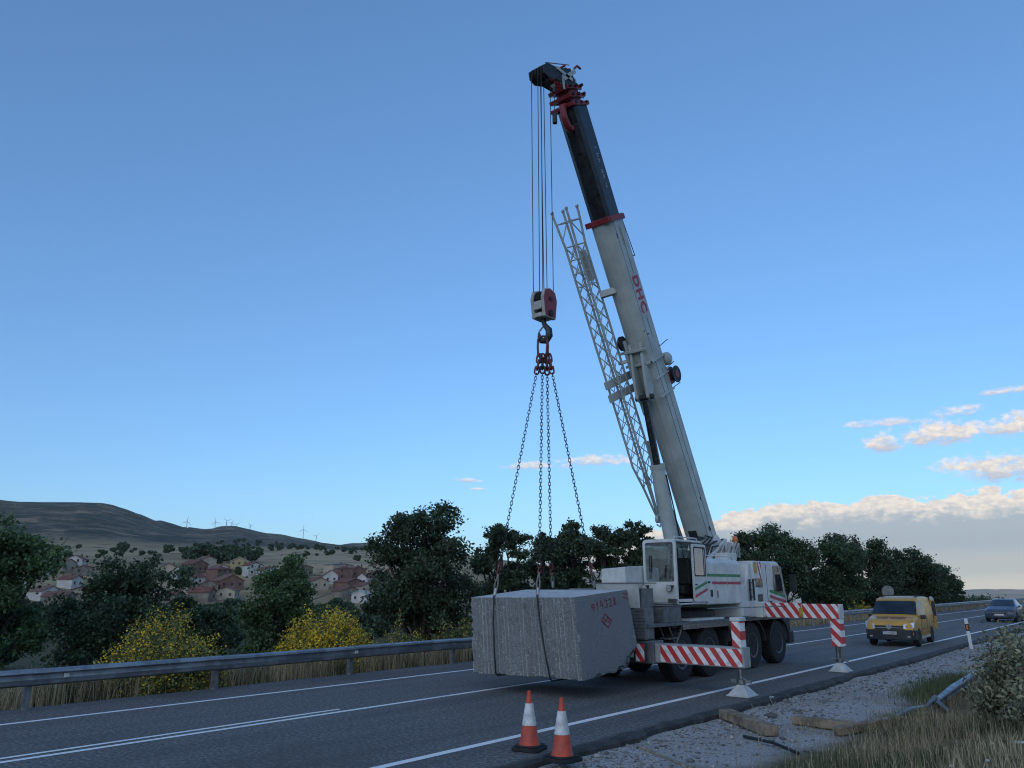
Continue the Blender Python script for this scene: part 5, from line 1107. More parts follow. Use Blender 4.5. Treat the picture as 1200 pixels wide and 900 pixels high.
def build_car():
    cb = mat('car_blue', (0.075, 0.095, 0.125), 0.25, 0.3, 0.06, 3.0)
    car = thing('car', (0, 0, 0), 'dark blue saloon car coming along the road behind the yellow van', 'car')
    S = [(-2.25, 0.34, 0.42, 0.58, 0.66, 0.50, 0.62, 0.58, 0.45), (-2.15, 0.24, 0.40, 0.64, 0.74, 0.62, 0.78, 0.76, 0.62), (-1.9, 0.20, 0.38, 0.70, 0.84, 0.72, 0.87, 0.85, 0.70), (-1.0, 0.20, 0.38, 0.86, 0.97, 0.78, 0.89, 0.87, 0.76),
         (-0.15, 0.20, 0.38, 0.92, 1.38, 0.78, 0.89, 0.87, 0.60), (0.25, 0.20, 0.38, 0.93, 1.44, 0.78, 0.89, 0.87, 0.60), (0.9, 0.20, 0.38, 0.94, 1.43, 0.78, 0.89, 0.87, 0.60), (1.6, 0.22, 0.38, 0.96, 1.12, 0.78, 0.88, 0.86, 0.64), (2.1, 0.26, 0.42, 0.92, 1.02, 0.72, 0.84, 0.82, 0.64), (2.25, 0.34, 0.45, 0.80, 0.86, 0.6, 0.74, 0.72, 0.55)]
    body_from(loft(S)).build('body', cb, car, smooth=32)
    for s in (1, -1):
        patch(S, -0.95, -0.2, 5, 8, 0.006, s, 6).build('windscreen', dglass, car, smooth=60); patch(S, -0.55, 1.2, 4, 5, 0.006, s, 6, 0.1, 0.84).build('side_window', dglass, car)
        m = MB(); m.hexa([(s*0.45, -2.20, 0.60), (s*0.75, -2.05, 0.60), (s*0.75, -1.95, 0.60), (s*0.45, -2.1, 0.60), (s*0.47, -2.16, 0.70), (s*0.78, -1.98, 0.72), (s*0.78, -1.9, 0.72), (s*0.47, -2.1, 0.70)]); m.build('headlight', lampw, car, bevel=0.01)
        m = MB(); m.hexa([(s*0.86, -0.62, 0.90), (s*1.02, -0.60, 0.92), (s*1.02, -0.52, 0.92), (s*0.86, -0.52, 0.90), (s*0.88, -0.62, 1.02), (s*1.02, -0.60, 1.04), (s*1.02, -0.52, 1.04), (s*0.88, -0.52, 1.02)]); m.build('mirror', cb, car, bevel=0.02)
    m = MB(); m.box(-0.40, 0.40, -2.27, -2.2, 0.50, 0.64); m.box(-0.6, 0.6, -2.24, -2.15, 0.26, 0.38); m.build('grille', dark, car, bevel=0.01)
    m = MB(); m.box(-0.36, 0.36, -2.285, -2.268, 0.575, 0.60); m.build('grille_bar', lampw, car)
    m = MB(); m.box(-0.26, 0.26, -2.29, -2.27, 0.42, 0.52); m.build('number_plate', MATS['plate_white'], car)
    for x in (0.79, -0.79):
        for y in (-1.38, 1.32): wheel_arch(car, math.copysign(0.876, x), y, 0.31, dark); road_wheel(car, x, y, 0.31, 0.2)
    car.location = (-9.3, 62.2, 0); car.rotation_euler = (0, 0, 0)
build_car()
# ------------------------------------------------------------------ roadside things
def build_delineator(x, y, label, lean=0.0):
    d = thing('marker_post', (x, y, gh(x, y)), label, 'marker post', None); z = gh(x, y)-0.1
    wh = mat('marker_white', (0.68, 0.68, 0.66), 0.5, 0, 0.1, 6.0)
    m = MB(); m.prism([(x-0.06, y-0.04), (x+0.06, y-0.04), (x+0.05, y+0.03), (x-0.05, y+0.03)], 'z', z, z+1.12); m.hexa([(x-.06, y-.04, z+1.12), (x+.06, y-.04, z+1.12), (x+.05, y+.03, z+1.12), (x-.05, y+.03, z+1.12), (x-.06, y-.04, z+1.16), (x+.06, y-.04, z+1.16), (x+.05, y+.03, z+1.22), (x-.05, y+.03, z+1.22)]); m.build('post', wh, d, bevel=0.006)
    m = MB(); m.box(x-0.063, x+0.063, y-0.044, y+0.034, z+0.76, z+1.02); m.build('black_band', dark, d)
    m = MB(); m.box(x-0.03, x+0.03, y-0.05, y-0.044, z+0.80, z+0.98); m.build('reflector', amber, d)
    d.rotation_euler = (0, lean, 0)
build_delineator(-6.60, 35.5, 'white plastic marker post with black band standing on the gravel verge', rad(-3))
def build_sign():
    x, y = -17.6, 66.5; z0 = gh(x, y)
    s = thing('road_sign', (x, y, z0), 'grey back of a round road sign on a post behind the guardrail', 'road sign')
    gm = mat('sign_back', (0.24, 0.245, 0.25), 0.5, 0.4)
    m = MB(); m.lathe((x, y, 1.85), [(0.0, 0), (0.43, 0), (0.45, 0.01), (0.45, 0.03), (0.43, 0.03), (0.42, 0.022), (0.0, 0.022)], 28, 'y'); o = m.build('disc', gm, s)
    m = MB(); m.box(x-0.03, x+0.03, y-0.07, y-0.01, z0-0.3, 2.2); m.build('post', galv_dark, s)
    m = MB(); m.box(x-0.25, x+0.25, y-0.015, y-0.001, 1.95, 1.99); m.box(x-0.25, x+0.25, y-0.015, y-0.001, 1.70, 1.74); m.build('clamp', galv_dark, s)
build_sign()
def build_timber(p, q, w, h, label, seed):
    z = max(gh(p[0], p[1]), gh(q[0], q[1]))
    p = V(p[0], p[1], gh(*p)+h/2+0.01); q = V(q[0], q[1], gh(*q)+h/2+0.01); rnd = random.Random(seed)
    d = (q-p).normalized(); s = d.cross(V(0, 0, 1)).normalized(); u = s.cross(d); m = MB(); n = 10
    for k in range(n+1):
        c = p+(q-p)*k/n
        for a, b in ((-1, -1), (1, -1), (1, 1), (-1, 1)): m.v.append(c+s*a*(w/2+rnd.uniform(-.012, .006))+u*b*(h/2+rnd.uniform(-.012, .006)))
    for k in range(n):
        for j in range(4): m.f.append((k*4+j, k*4+(j+1) % 4, k*4+4+(j+1) % 4, k*4+4+j))
    m.f += [(0, 1, 2, 3), (n*4, n*4+1, n*4+2, n*4+3)]
    o = m.build('timber_beam', mat('weathered_timber', (0.30, 0.235, 0.16), 0.9, 0, 0.25, 5.0, bump=0.6, bscale=18), org=tuple((p+q)/2-V(0, 0, h/2)), bevel=0.015)
    return tag(o, label, 'timber')
build_timber((-6.80, 14.15), (-5.42, 12.95), 0.24, 0.17, 'thick squared timber beam lying beside the tarmac edge', 1)
build_timber((-5.60, 14.35), (-4.55, 14.25), 0.20, 0.14, 'weathered timber beam half sunk in the gravel, end towards the bent rail', 2)
build_timber((-4.70, 13.80), (-3.95, 14.90), 0.18, 0.13, 'short weathered timber beam lying against the crumpled rail end', 3)
m = MB(); p, q = V(-6.62, 10.85, gh(-6.62, 10.85)+0.015), V(-5.35, 10.05, gh(-5.35, 10.05)+0.02); m.bar(p, q, 0.035, 0.02)
tag(m.build('wood_batten', mat('pale_batten', (0.36, 0.30, 0.22), 0.8, 0, 0.2, 12.0), org=tuple(p)), 'thin pale wooden batten lying on the gravel near the cones', 'batten')
m = MB(); p, q = V(-5.75, 12.60, gh(-5.75, 12.6)+0.03), V(-4.5, 11.6, gh(-4.5, 11.6)+0.03); m.tube([p, (p+q)/2+V(0.05, 0.04, 0.02), q], 0.025, 7)
tag(m.build('black_hose', dark, org=tuple(p)), 'black hose lying on the gravel by the timber', 'hose')
def build_bent_rail():
    g = thing('bent_guardrail', (-3.9, 16.6, gh(-3.9, 16.6)), 'bent galvanised guardrail end sinking crumpled into the gravel beside the bush', 'guardrail')
    def P(x, y, dz): return V(x, y, gh(x, y)+dz)
    m = MB(); wbeam(m, [(P(-3.55, 28.0, 0.36), 1), (P(-3.6, 24.0, 0.34), 1), (P(-3.72, 20.5, 0.26), 1), (P(-3.78, 18.0, 0.16), 1), (P(-3.85, 16.9, 0.07), 0.8)], flip=-1, hs=0.62); m.build('rail_beam', galv, g, smooth=40)
    m = MB(); wbeam(m, [(P(-3.86, 16.9, 0.07), 0.7), (P(-3.92, 16.4, 0.02), 0.35), (P(-4.0, 15.7, 0.0), 0.6), (P(-4.12, 15.0, -0.03), 0.4), (P(-4.4, 14.5, -0.12), 0.3)], flip=-1, hs=0.9); m.build('crumpled_end', galv_dark, g)
    m = MB(); m.hexa([P(-3.8, 16.95, -.05), P(-3.62, 16.75, -.05), P(-3.60, 16.9, -.05), P(-3.75, 17.05, -.05), P(-3.92, 16.8, .20), P(-3.80, 16.65, .19), P(-3.76, 16.72, .21), P(-3.88, 16.87, .22)]); m.build('torn_flange', galv_dark, g)
    for y in (19.5, 23.3, 27.1):
        x = -3.62; m = MB(); m.box(x-0.02, x+0.10, y-0.05, y+0.05, gh(x, y)-0.3, gh(x, y)+0.62 if y > 21 else gh(x, y)+0.45); m.build('post', galv_dark, g)
build_bent_rail()
# ------------------------------------------------------------------ vegetation
bark = mat('bark', (0.075, 0.062, 0.05), 0.95, 0, 0.25, 6.0, bump=0.8, bscale=25)
LEAF = {'oak': mat('leaf_oak', (0.066, 0.100, 0.046), 0.6, 0, 0.2, 0.8, isl=0.45, trans=0.25),
        'ash': mat('leaf_ash', (0.115, 0.185, 0.070), 0.6, 0, 0.2, 0.8, isl=0.4, trans=0.3),
        'dark': mat('leaf_dark', (0.072, 0.118, 0.052), 0.6, 0, 0.2, 0.8, isl=0.45, trans=0.22),
        'scrub': mat('leaf_scrub', (0.088, 0.115, 0.050), 0.65, 0, 0.2, 0.8, isl=0.45, trans=0.25),
        'broom': mat('leaf_broom', (0.20, 0.225, 0.085), 0.65, 0, 0.2, 0.9, isl=0.45, trans=0.25),
        'greyleaf': mat('leaf_grey', (0.33, 0.32, 0.19), 0.7, 0, 0.25, 2.0, isl=0.5, trans=0.2)}
flower = mat('broom_flower', (0.78, 0.53, 0.03), 0.6, 0, 0.1, 3.0, isl=0.35, trans=0.25)
def unit(v): return v/(np.linalg.norm(v, axis=1, keepdims=True)+1e-9)
def leaf_cards(rng, C, size, up=0.35, elong=1.5, out=None):
    """bent rhombic leaves at C: (n,3) -> verts (4n,3)"""
    n = len(C); nrm = unit(rng.normal(size=(n, 3))+np.array([0, 0, up])+(0 if out is None else out*0.7))
    t = unit(np.cross(nrm, rng.normal(size=(n, 3)))); b = np.cross(nrm, t)
    s = size*rng.uniform(0.6, 1.3, (n, 1))
    v = np.empty((n, 4, 3)); v[:, 0] = C-t*s*elong/2; v[:, 1] = C+b*s/2+nrm*s*0.12; v[:, 2] = C+t*s*elong/2; v[:, 3] = C-b*s/2+nrm*s*0.12
    return v.reshape(-1, 3)
def crown_points(rng, c, rx, ry, rz, lobes, clumps, per, lobe_r, clump_r):
    L = []
    k = 0
    while len(L) < lobes and k < 4000:
        k += 1; d = rng.normal(size=3); d /= np.linalg.norm(d)
        rr = rng.uniform(0.35, 1.0)**0.6*0.78; q = d*rr
        if q[2] < -0.8: continue
        if all(np.linalg.norm(q-o) > 0.9/lobes**0.36 for o in L): L.append(q)
        elif k > 1500 and all(np.linalg.norm(q-o) > 0.55/lobes**0.36 for o in L): L.append(q)
    L = np.array(L); S = np.array([rx, ry, rz]); pts = []; lc = []
    for q in L:
        cen = q*S; lr = lobe_r*rng.uniform(0.65, 1.2); lc.append(cen+np.array(c))
        d = unit(rng.normal(size=(clumps, 3))); r = rng.uniform(0.25, 1.0, (clumps, 1))**0.5
        cc = cen+d*r*lr*np.array([1, 1, 0.8])
        cr = clump_r*rng.uniform(0.6, 1.3, (clumps, 1, 1))
        dd = rng.normal(size=(clumps, per, 3)); p = cc[:, None, :]+dd*cr*0.55*np.array([1, 1, 0.7])
        pts.append(p.reshape(-1, 3))
    return np.concatenate(pts)+np.array(c), np.array(lc)
def build_tree(x, y, top, bot, hw, kind, label, name='tree', lobes=13, clumps=15, per=46, leaf=0.15, seed=0, group=None, lean=(0, 0), gz0=None):
    rng = np.random.default_rng(seed+100); z0 = gh(x, y) if gz0 is None else gz0
    t = thing(name, (x, y, z0), label, 'tree', group)
    c = np.array([x+lean[0], y+lean[1], (top+bot)/2]); rz = (top-bot)/2
    P, lc = crown_points(rng, c, hw, hw, rz, lobes, clumps, per, hw*0.37, hw*0.145)
    P = P[P[:, 2] < top+0.1]; P = P[P[:, 2] > z0+0.15]
    Vx = leaf_cards(rng, P, leaf)
    npmesh('crown', Vx, np.arange(len(Vx)), 4, LEAF[kind], t, smooth=False)
    # trunk and limbs
    m = MB(); H = top-z0; r0 = 0.035*H**0.9; fork = V(x+lean[0]*0.5, y+lean[1]*0.5, z0+max(H*0.22, min(bot-z0+rz*0.4, H*0.4)))
    m.tube([(x, y, z0-0.4), (x+rng.normal()*0.05, y+rng.normal()*0.05, z0+(fork.z-z0)*0.5), fork, V(*c)+V(0, 0, rz*0.25)], [r0*1.25, r0*0.95, r0*0.8, r0*0.25], 9, False)
    for q in lc:
        q = V(*q); st = V(x, y, z0)+(fork-V(x, y, z0))*rng.uniform(0.8, 1.0); mid = st.lerp(q, 0.5)+V(rng.normal()*0.12, rng.normal()*0.12, -0.1*hw*rng.uniform(0, 1))
        m.tube([st, mid, q], [r0*0.42, r0*0.26, r0*0.07], 5, False)
        for _ in range(2):
            e = q+V(*(rng.normal(size=3)*hw*0.22)); e.z = min(e.z, top-0.25); m.tube([mid.lerp(q, 0.6), e], [r0*0.12, r0*0.03], 4, False)
    m.build('trunk', bark, t, smooth=60)
    return t
TR = [  # x, y, top, crown bottom, half width, leaf kind, lobes, leaf size, name, label
 (-36.8, 10.9, 6.0, -2.2, 3.0, 'ash', 17, 0.15, 'ash_tree', 'leafy green ash with loose spreading boughs, last tree along the bank'),
 (-38.5, 17.2, 4.1, -3.4, 3.3, 'dark', 18, 0.15, 'round_tree', 'broad dark green tree between the ash and the village'),
 (-42.1, 23.3, 3.0, -3.6, 1.9, 'dark', 11, 0.15, 'small_tree', 'small dark green tree in front of the red-roofed houses'),
 (-36.3, 24.3, 4.2, -3.2, 2.5, 'ash', 14, 0.15, 'green_tree', 'mid green upright tree behind the rounded yellow broom'),
 (-30.6, 29.1, 7.7, -3.2, 3.0, 'oak', 26, 0.15, 'oak_tree', 'tallest dark oak standing alone against the sky beside the village'),
 (-30.1, 34.8, 7.0, -1.0, 1.95, 'oak', 15, 0.15, 'slim_oak', 'slender dark oak next to the tallest oak'),
 (-30.7, 39.6, 7.4, -1.0, 1.9, 'oak', 15, 0.15, 'slim_oak', 'slender dark oak behind the middle chains of the sling'),
 (-30.6, 42.6, 7.4, -1.0, 1.95, 'oak', 15, 0.15, 'slim_oak', 'slender dark oak behind the chain closest to the crane cab'),
 (-27.7, 42.0, 7.7, -0.8, 2.1, 'oak', 15, 0.15, 'oak_tree', 'taller slim oak behind the granite block and the white rear box'),
 (-26.0, 43.5, 6.5, -0.6, 1.8, 'oak', 13, 0.15, 'slim_oak', 'shorter dark oak behind the operator cab'),
 (-25.4, 57.0, 7.1, -0.2, 1.9, 'oak', 12, 0.17, 'oak_tree', 'dark oak rising behind the crane winch and beacon'),
 (-24.0, 60.8, 7.8, -0.6, 3.4, 'dark', 19, 0.17, 'oak_tree', 'broadest dark oak behind the carrier cab'),
 (-22.6, 67.2, 7.0, -0.6, 3.2, 'dark', 18, 0.17, 'oak_tree', 'dark oak above the striped front outrigger'),
 (-22.0, 75.6, 7.1, -0.6, 3.2, 'oak', 17, 0.18, 'oak_tree', 'dark oak behind the round sign and van roof'),
 (-20.8, 87.1, 6.4, -0.6, 3.3, 'oak', 17, 0.19, 'oak_tree', 'dark oak above the yellow van and its open door'),
 (-20.4, 94.7, 5.0, -0.4, 2.9, 'dark', 15, 0.19, 'low_oak', 'low dark oak at the end of the tree belt by the plain'),
 (-20.0, 101.5, 3.5, -0.4, 1.7, 'dark', 9, 0.19, 'low_oak', 'lowest small oak closing the tree belt before the plain'),
]
for i, (x, y, top, bot, hw, kd, lo, lf, nm, lab) in enumerate(TR):
    build_tree(x, y, top, bot, hw, kd, lab, nm, lo, 17, 92, lf*0.76, i)
def build_shrub(x, y, h, hw, kind, label, name='shrub', seed=0, n=5200, leaf=0.11, fl=0, group=None, cat='shrub', lift=0.0, fsize=0.05, top_only=0.2, lumpy=0.38):
    """dense bush of upright twigs: leaves along the twigs, flowers towards the outside"""
    rng = np.random.default_rng(seed+500); z0 = gh(x, y)
    t = thing(name, (x, y, z0), label, cat, group)
    ns = max(40, n//40); d = unit(rng.normal(size=(ns, 3))*np.array([1, 1, 0.8])+np.array([0, 0, 0.22])); d[:, 2] = np.abs(d[:, 2])
    lump = 1.08-lumpy+lumpy*rng.uniform(0, 1, (ns, 1)); ln = lump*np.sqrt(1.0/((d[:, :1]/hw)**2+(d[:, 1:2]/hw)**2+(d[:, 2:]/h)**2))
    base = np.array([x, y, z0+lift])
    k = rng.integers(0, ns, n); f = rng.uniform(0.18, 1.0, (n, 1))**0.55
    P = base+d[k]*ln[k]*f+rng.normal(size=(n, 3))*0.06*hw
    P[:, 2] = np.maximum(P[:, 2], z0+0.02)
    Vx = leaf_cards(rng, P, leaf, 0.2, 2.0, out=d[k]); npmesh('foliage', Vx, np.arange(len(Vx)), 4, LEAF[kind], t)
    m = MB()
    for q in range(0, ns, max(1, ns//40)):
        e = V(*(base+d[q]*ln[q]*0.85)); b = V(x+rng.normal()*0.08*hw, y+rng.normal()*0.08*hw, z0-0.05); m.tube([b, b.lerp(e, 0.5)+V(0, 0, 0.05), e], [0.018, 0.012, 0.004], 4, False)
    m.build('stems', bark, t)
    if fl:
        k = rng.integers(0, ns, fl*3); zz = d[k][:, 2]; keep = rng.uniform(0, 1, len(k)) < top_only+(1-top_only)*zz; k = k[keep][:fl]; f = rng.uniform(0.80, 1.06, (len(k), 1))
        P = base+d[k]*ln[k]*f+rng.normal(size=(len(k), 3))*0.05*hw
        Vx = leaf_cards(rng, P, fsize, 0.3, 1.1, out=d[k]); npmesh('flowers', Vx, np.arange(len(Vx)), 4, flower, t)
    return t
# broom in flower beyond the guardrail
build_shrub(-18.75, 9.45, 2.05, 1.45, 'broom', 'big loose yellow-flowering broom pushing through the guardrail', 'broom_bush', 1, 26000, 0.048, 9000, fsize=0.042, lumpy=0.32)
build_shrub(-19.7, 14.85, 2.15, 1.45, 'broom', 'rounded broom thick with yellow flowers behind the guardrail', 'broom_bush', 2, 20000, 0.048, 20000, fsize=0.052, top_only=0.6, lumpy=0.16)
build_shrub(-20.2, 18.4, 2.1, 0.95, 'broom', 'slender broom with sparse yellow flowers below the tallest oak', 'broom_bush', 3, 14000, 0.055, 3200, fsize=0.042)
build_shrub(-20.3, 20.9, 2.15, 1.1, 'broom', 'pale green broom with few flowers beside the granite block', 'broom_bush', 4, 14000, 0.055, 1500, fsize=0.042)
build_shrub(-21.2, 24.4, 2.95, 1.6, 'broom', 'broom with yellow tips showing above the top of the granite block', 'broom_bush', 5, 6000, 0.09, 900, fsize=0.07)
build_shrub(-21.0, 28.2, 2.7, 1.5, 'scrub', 'green bush with a few yellow flowers behind the wire slings', 'broom_bush', 6, 5000, 0.09, 300, fsize=0.07)
build_shrub(-19.4, 64.9, 1.6, 1.2, 'broom', 'small yellow broom behind the guardrail beside the van', 'broom_bush', 7, 2500, 0.12, 900, fsize=0.10)
# dark undergrowth
UG = [(-27.5, 6.8, 3.6, 2.4, 'dark'), (-26.5, 9.9, 3.4, 2.3, 'ash'), (-27.0, 13.0, 3.6, 2.4, 'dark'), (-28.0, 16.2, 3.5, 2.3, 'dark'), (-28.0, 19.6, 3.6, 2.2, 'dark'), (-27.0, 22.0, 3.3, 2.0, 'scrub'),
      (-26.0, 24.6, 3.0, 1.9, 'dark'), (-25.5, 27.5, 3.0, 2.0, 'dark'), (-27.0, 31.5, 4.6, 2.4, 'dark'), (-27.5, 35.0, 5.4, 2.4, 'dark'), (-27.5, 38.5, 5.4, 2.4, 'dark'), (-26.0, 41.5, 5.2, 2.3, 'dark'), (-25.0, 44.0, 4.6, 2.2, 'dark'), (-22.0, 9.0, 1.9, 1.3, 'scrub'), (-22.2, 12.2, 2.0, 1.3, 'scrub'), (-22.5, 17.2, 2.1, 1.4, 'scrub'),
      (-24.0, 45.0, 3.0, 2.2, 'dark'), (-23.0, 50.0, 2.8, 2.2, 'scrub'), (-21.5, 56.0, 2.3, 1.8, 'scrub'), (-20.8, 61.0, 1.8, 1.6, 'scrub'), (-20.6, 70.0, 1.7, 1.7, 'scrub'), (-20.3, 76.0, 1.9, 1.8, 'scrub'), (-20.2, 83.0, 1.8, 1.9, 'scrub'), (-20.4, 90.0, 2.0, 2.0, 'scrub'), (-20.6, 98.0, 2.2, 2.4, 'scrub'), (-20.8, 106.0, 2.0, 2.4, 'scrub'), (-21.2, 115.0, 2.4, 2.6, 'dark'), (-22.0, 126.0, 2.6, 3.0, 'dark'), (-22.5, 138.0, 2.8, 3.2, 'scrub')]
for i, (x, y, h, w, kd) in enumerate(UG):
    far = y > 44
    build_shrub(x, y, h, w, kd, ('low green bush in the scrub along the far guardrail' if far else ('dark green thicket bush on the bank below the guardrail' if kd == 'dark' else 'lighter green thicket bush on the bank below the guardrail')), 'thicket_bush', 20+i, 4200, 0.12 if not far else 0.16, group='scrub along the far guardrail' if far else ('dark thicket below the guardrail' if kd == 'dark' else 'light thicket below the guardrail'))
# the grey-green bush over the bent rail
for i, (x, y, h, w, lab) in enumerate([(-1.75, 13.9, 1.55, 0.95, 'grey-green leafy bush overhanging the bent rail'), (-0.9, 12.2, 1.35, 1.0, 'grey-green bush on the bank above the dry grass, clear of the rail'), (-0.6, 15.6, 1.6, 1.2, 'grey-green bush on the bank behind the overhanging one')]):
    build_shrub(x, y, h, w, 'greyleaf', lab, 'leafy_bush', 60+i, 20000, 0.036, 0)
# ------------------------------------------------------------------ grass
def blades(name, rng, X, Y, hmin, hmax, w, material, label=None, lean=0.35, dens=None):
    n = len(X); Z = gz(X, Y); h = rng.uniform(hmin, hmax, n); a = rng.uniform(0, 2*np.pi, n); l = np.minimum(np.abs(rng.normal(size=n)), 2.0)*lean*h; ang = rng.uniform(0, np.pi, n)
    Vx = np.empty((n, 5, 3)); ux, uy = np.cos(ang)*w/2, np.sin(ang)*w/2
    lx, ly = np.cos(a)*l, np.sin(a)*l
    Vx[:, 0] = np.stack([X-ux, Y-uy, Z-0.02], -1); Vx[:, 1] = np.stack([X+ux, Y+uy, Z-0.02], -1)
    Vx[:, 2] = np.stack([X+lx*0.3+ux*0.8, Y+ly*0.3+uy*0.8, Z+h*0.6], -1); Vx[:, 3] = np.stack([X+lx, Y+ly, Z+h*(1-0.15*np.minimum(l/h, 1))], -1); Vx[:, 4] = np.stack([X+lx*0.3-ux*0.8, Y+ly*0.3-uy*0.8, Z+h*0.6], -1)
    L = (np.array([0, 1, 2, 0, 2, 4, 4, 2, 3])[None]+np.arange(n)[:, None]*5).ravel()
    o = npmesh(name, Vx.reshape(-1, 3), L, 3, material, kind='stuff')
    if label: o['label'] = label; o['category'] = 'grass'
    return o
drym = mat('dry_grass', (0.46, 0.37, 0.225), 0.9, 0, 0.15, 0.7, isl=0.4, trans=0.25)
greenm = mat('green_grass', (0.12, 0.145, 0.06), 0.8, 0, 0.2, 0.7, isl=0.4, trans=0.25)
stalkm = mat('dry_stalk', (0.30, 0.26, 0.18), 0.9, 0, 0.1, 2.0, isl=0.3)
rng = np.random.default_rng(8)
def clumped(n, x0, x1, y0, y1, k, s, pw=1.0):
    cx = rng.uniform(x0, x1, k); cy = y0+(y1-y0)*rng.uniform(0, 1, k)**pw; j = rng.integers(0, k, n); return cx[j]+rng.normal(size=n)*s, cy[j]+rng.normal(size=n)*s
X, Y = clumped(30000, -20.2, -17.55, -2, 45, 900, 0.22, 1.2); ok = X < -17.4
blades('dry_grass', rng, X[ok], Y[ok], 0.25, 0.95, 0.014, drym, 'tall dry grass growing behind the far guardrail')
X, Y = clumped(12000, -20.0, -17.6, 40, 135, 900, 0.4); ok = X < -17.4
blades('roadside_grass', rng, X[ok], Y[ok], 0.3, 0.9, 0.03, drym, 'dry grass strip along the distant guardrail')
X, Y = clumped(16000, -21.5, -17.9, -2, 40, 200, 0.25, 1.2); ok = X < -17.5
blades('green_weeds', rng, X[ok], Y[ok], 0.25, 0.8, 0.02, greenm, 'green weeds among the dry grass behind the guardrail')
# bank on the photographer's side
X = rng.uniform(-4.6, 0.8, 60000); Y = rng.uniform(6.3, 26, 60000); dn = vnoise(X*0.9, Y*0.9, 21)*0.6+vnoise(X*2.7, Y*2.7, 22)*0.4
edge = -4.05+0.9*(vnoise(Y*0.5, Y*0+3, 23)-0.5)
ok = (X > edge+0.35*rng.normal(size=len(X))) & (dn > 0.38-0.12*(X > -3))
X, Y = X[ok], Y[ok]; g = vnoise(X*0.7, Y*0.7, 25)+0.25*rng.normal(size=len(X)) > 0.66
blades('bank_grass', rng, X[~g], Y[~g], 0.06, 0.30, 0.007, drym, 'short dry grass on the bank by the bent rail')
blades('bank_green_grass', rng, X[g], Y[g], 0.06, 0.26, 0.008, greenm, 'patches of green grass on the bank by the bent rail')
X, Y = clumped(1800, -5.6, -4.2, 8.5, 34, 30, 0.16); blades('verge_tufts', rng, X, Y, 0.04, 0.22, 0.007, drym, 'scattered dry tufts on the gravel verge')
X, Y = clumped(5500, -4.9, -3.6, 17.5, 24, 26, 0.3); blades('verge_green_tufts', rng, X, Y, 0.08, 0.34, 0.009, greenm, 'green tufts between the gravel and the bent rail')
# single tall dry stalks
for i, (x, y, h, dx) in enumerate([(-4.75, 10.9, 0.75, -0.06), (-4.95, 10.55, 0.55, 0.03), (-4.4, 11.1, 0.85, -0.22), (-4.55, 10.3, 0.5, 0.1), (-3.15, 9.9, 0.55, -0.03), (-4.15, 10.6, 0.45, 0.05), (-5.35, 9.9, 0.35, 0.02), (-2.35, 8.2, 0.4, 0.06)]):
    z = gh(x, y); m = MB(); m.tube([(x, y, z-0.03), (x+dx*0.3, y, z+h*0.5), (x+dx, y+dx*0.3, z+h)], [0.006, 0.005, 0.003], 5)
    t = thing('dry_stalk', (x, y, z), 'single tall dry stalk rising from the gravel edge', 'weed', 'tall dry stalks'); m.build('stem', stalkm, t)
    m = MB()
    for k in range(4):
        zz = z+h*(0.7+0.09*k); p = V(x+dx*(0.7+.09*k), y, zz); m.tube([p, p+V(0.03*(-1)**k, 0.01, 0.05)], [0.004, 0.002], 4)
    m.build('seed_head', stalkm, t)
# gravel: loose stones on the verge
def build_stones():
    n = 5200; X = -6.85+np.abs(rng.normal(size=n))*0.95; Y = 5+rng.uniform(0, 1, n)**1.6*32; ok = X < -3.9; X, Y = X[ok], Y[ok]; n = len(X)
    s = np.exp(rng.normal(size=n)*0.45)*0.017; Z = gz(X, Y)
    ico = np.array([(0, 0, 1), (1, 0, .1), (.2, 1, 0), (-1, .2, .1), (0, -1, -.1), (0, 0, -.8)]); F = np.array([(0, 1, 2), (0, 2, 3), (0, 3, 4), (0, 4, 1), (5, 2, 1), (5, 3, 2), (5, 4, 3), (5, 1, 4)])
    jit = 1+rng.normal(size=(n, 6, 1))*0.22; a = rng.uniform(0, 6.28, n); ca, sa = np.cos(a), np.sin(a)
    P = ico[None]*jit*s[:, None, None]*np.array([1.2, 1.0, 0.7]); R = P.copy(); R[..., 0] = P[..., 0]*ca[:, None]-P[..., 1]*sa[:, None]; R[..., 1] = P[..., 0]*sa[:, None]+P[..., 1]*ca[:, None]
    R += np.stack([X, Y, Z+s*0.25], -1)[:, None]
    L = (F[None]+np.arange(n)[:, None, None]*6).ravel()
    o = npmesh('gravel', R.reshape(-1, 3), L, 3, mat('gravel_stone', (0.30, 0.285, 0.265), 0.9, 0, 0.2, 3.0, isl=0.5), kind='stuff'); o['label'] = 'loose gravel stones strewn over the road verge'; o['category'] = 'gravel'
build_stones()
m = MB(); rnd = random.Random(9)
for k in range(6):   # crumbled tarmac lumps
    pass
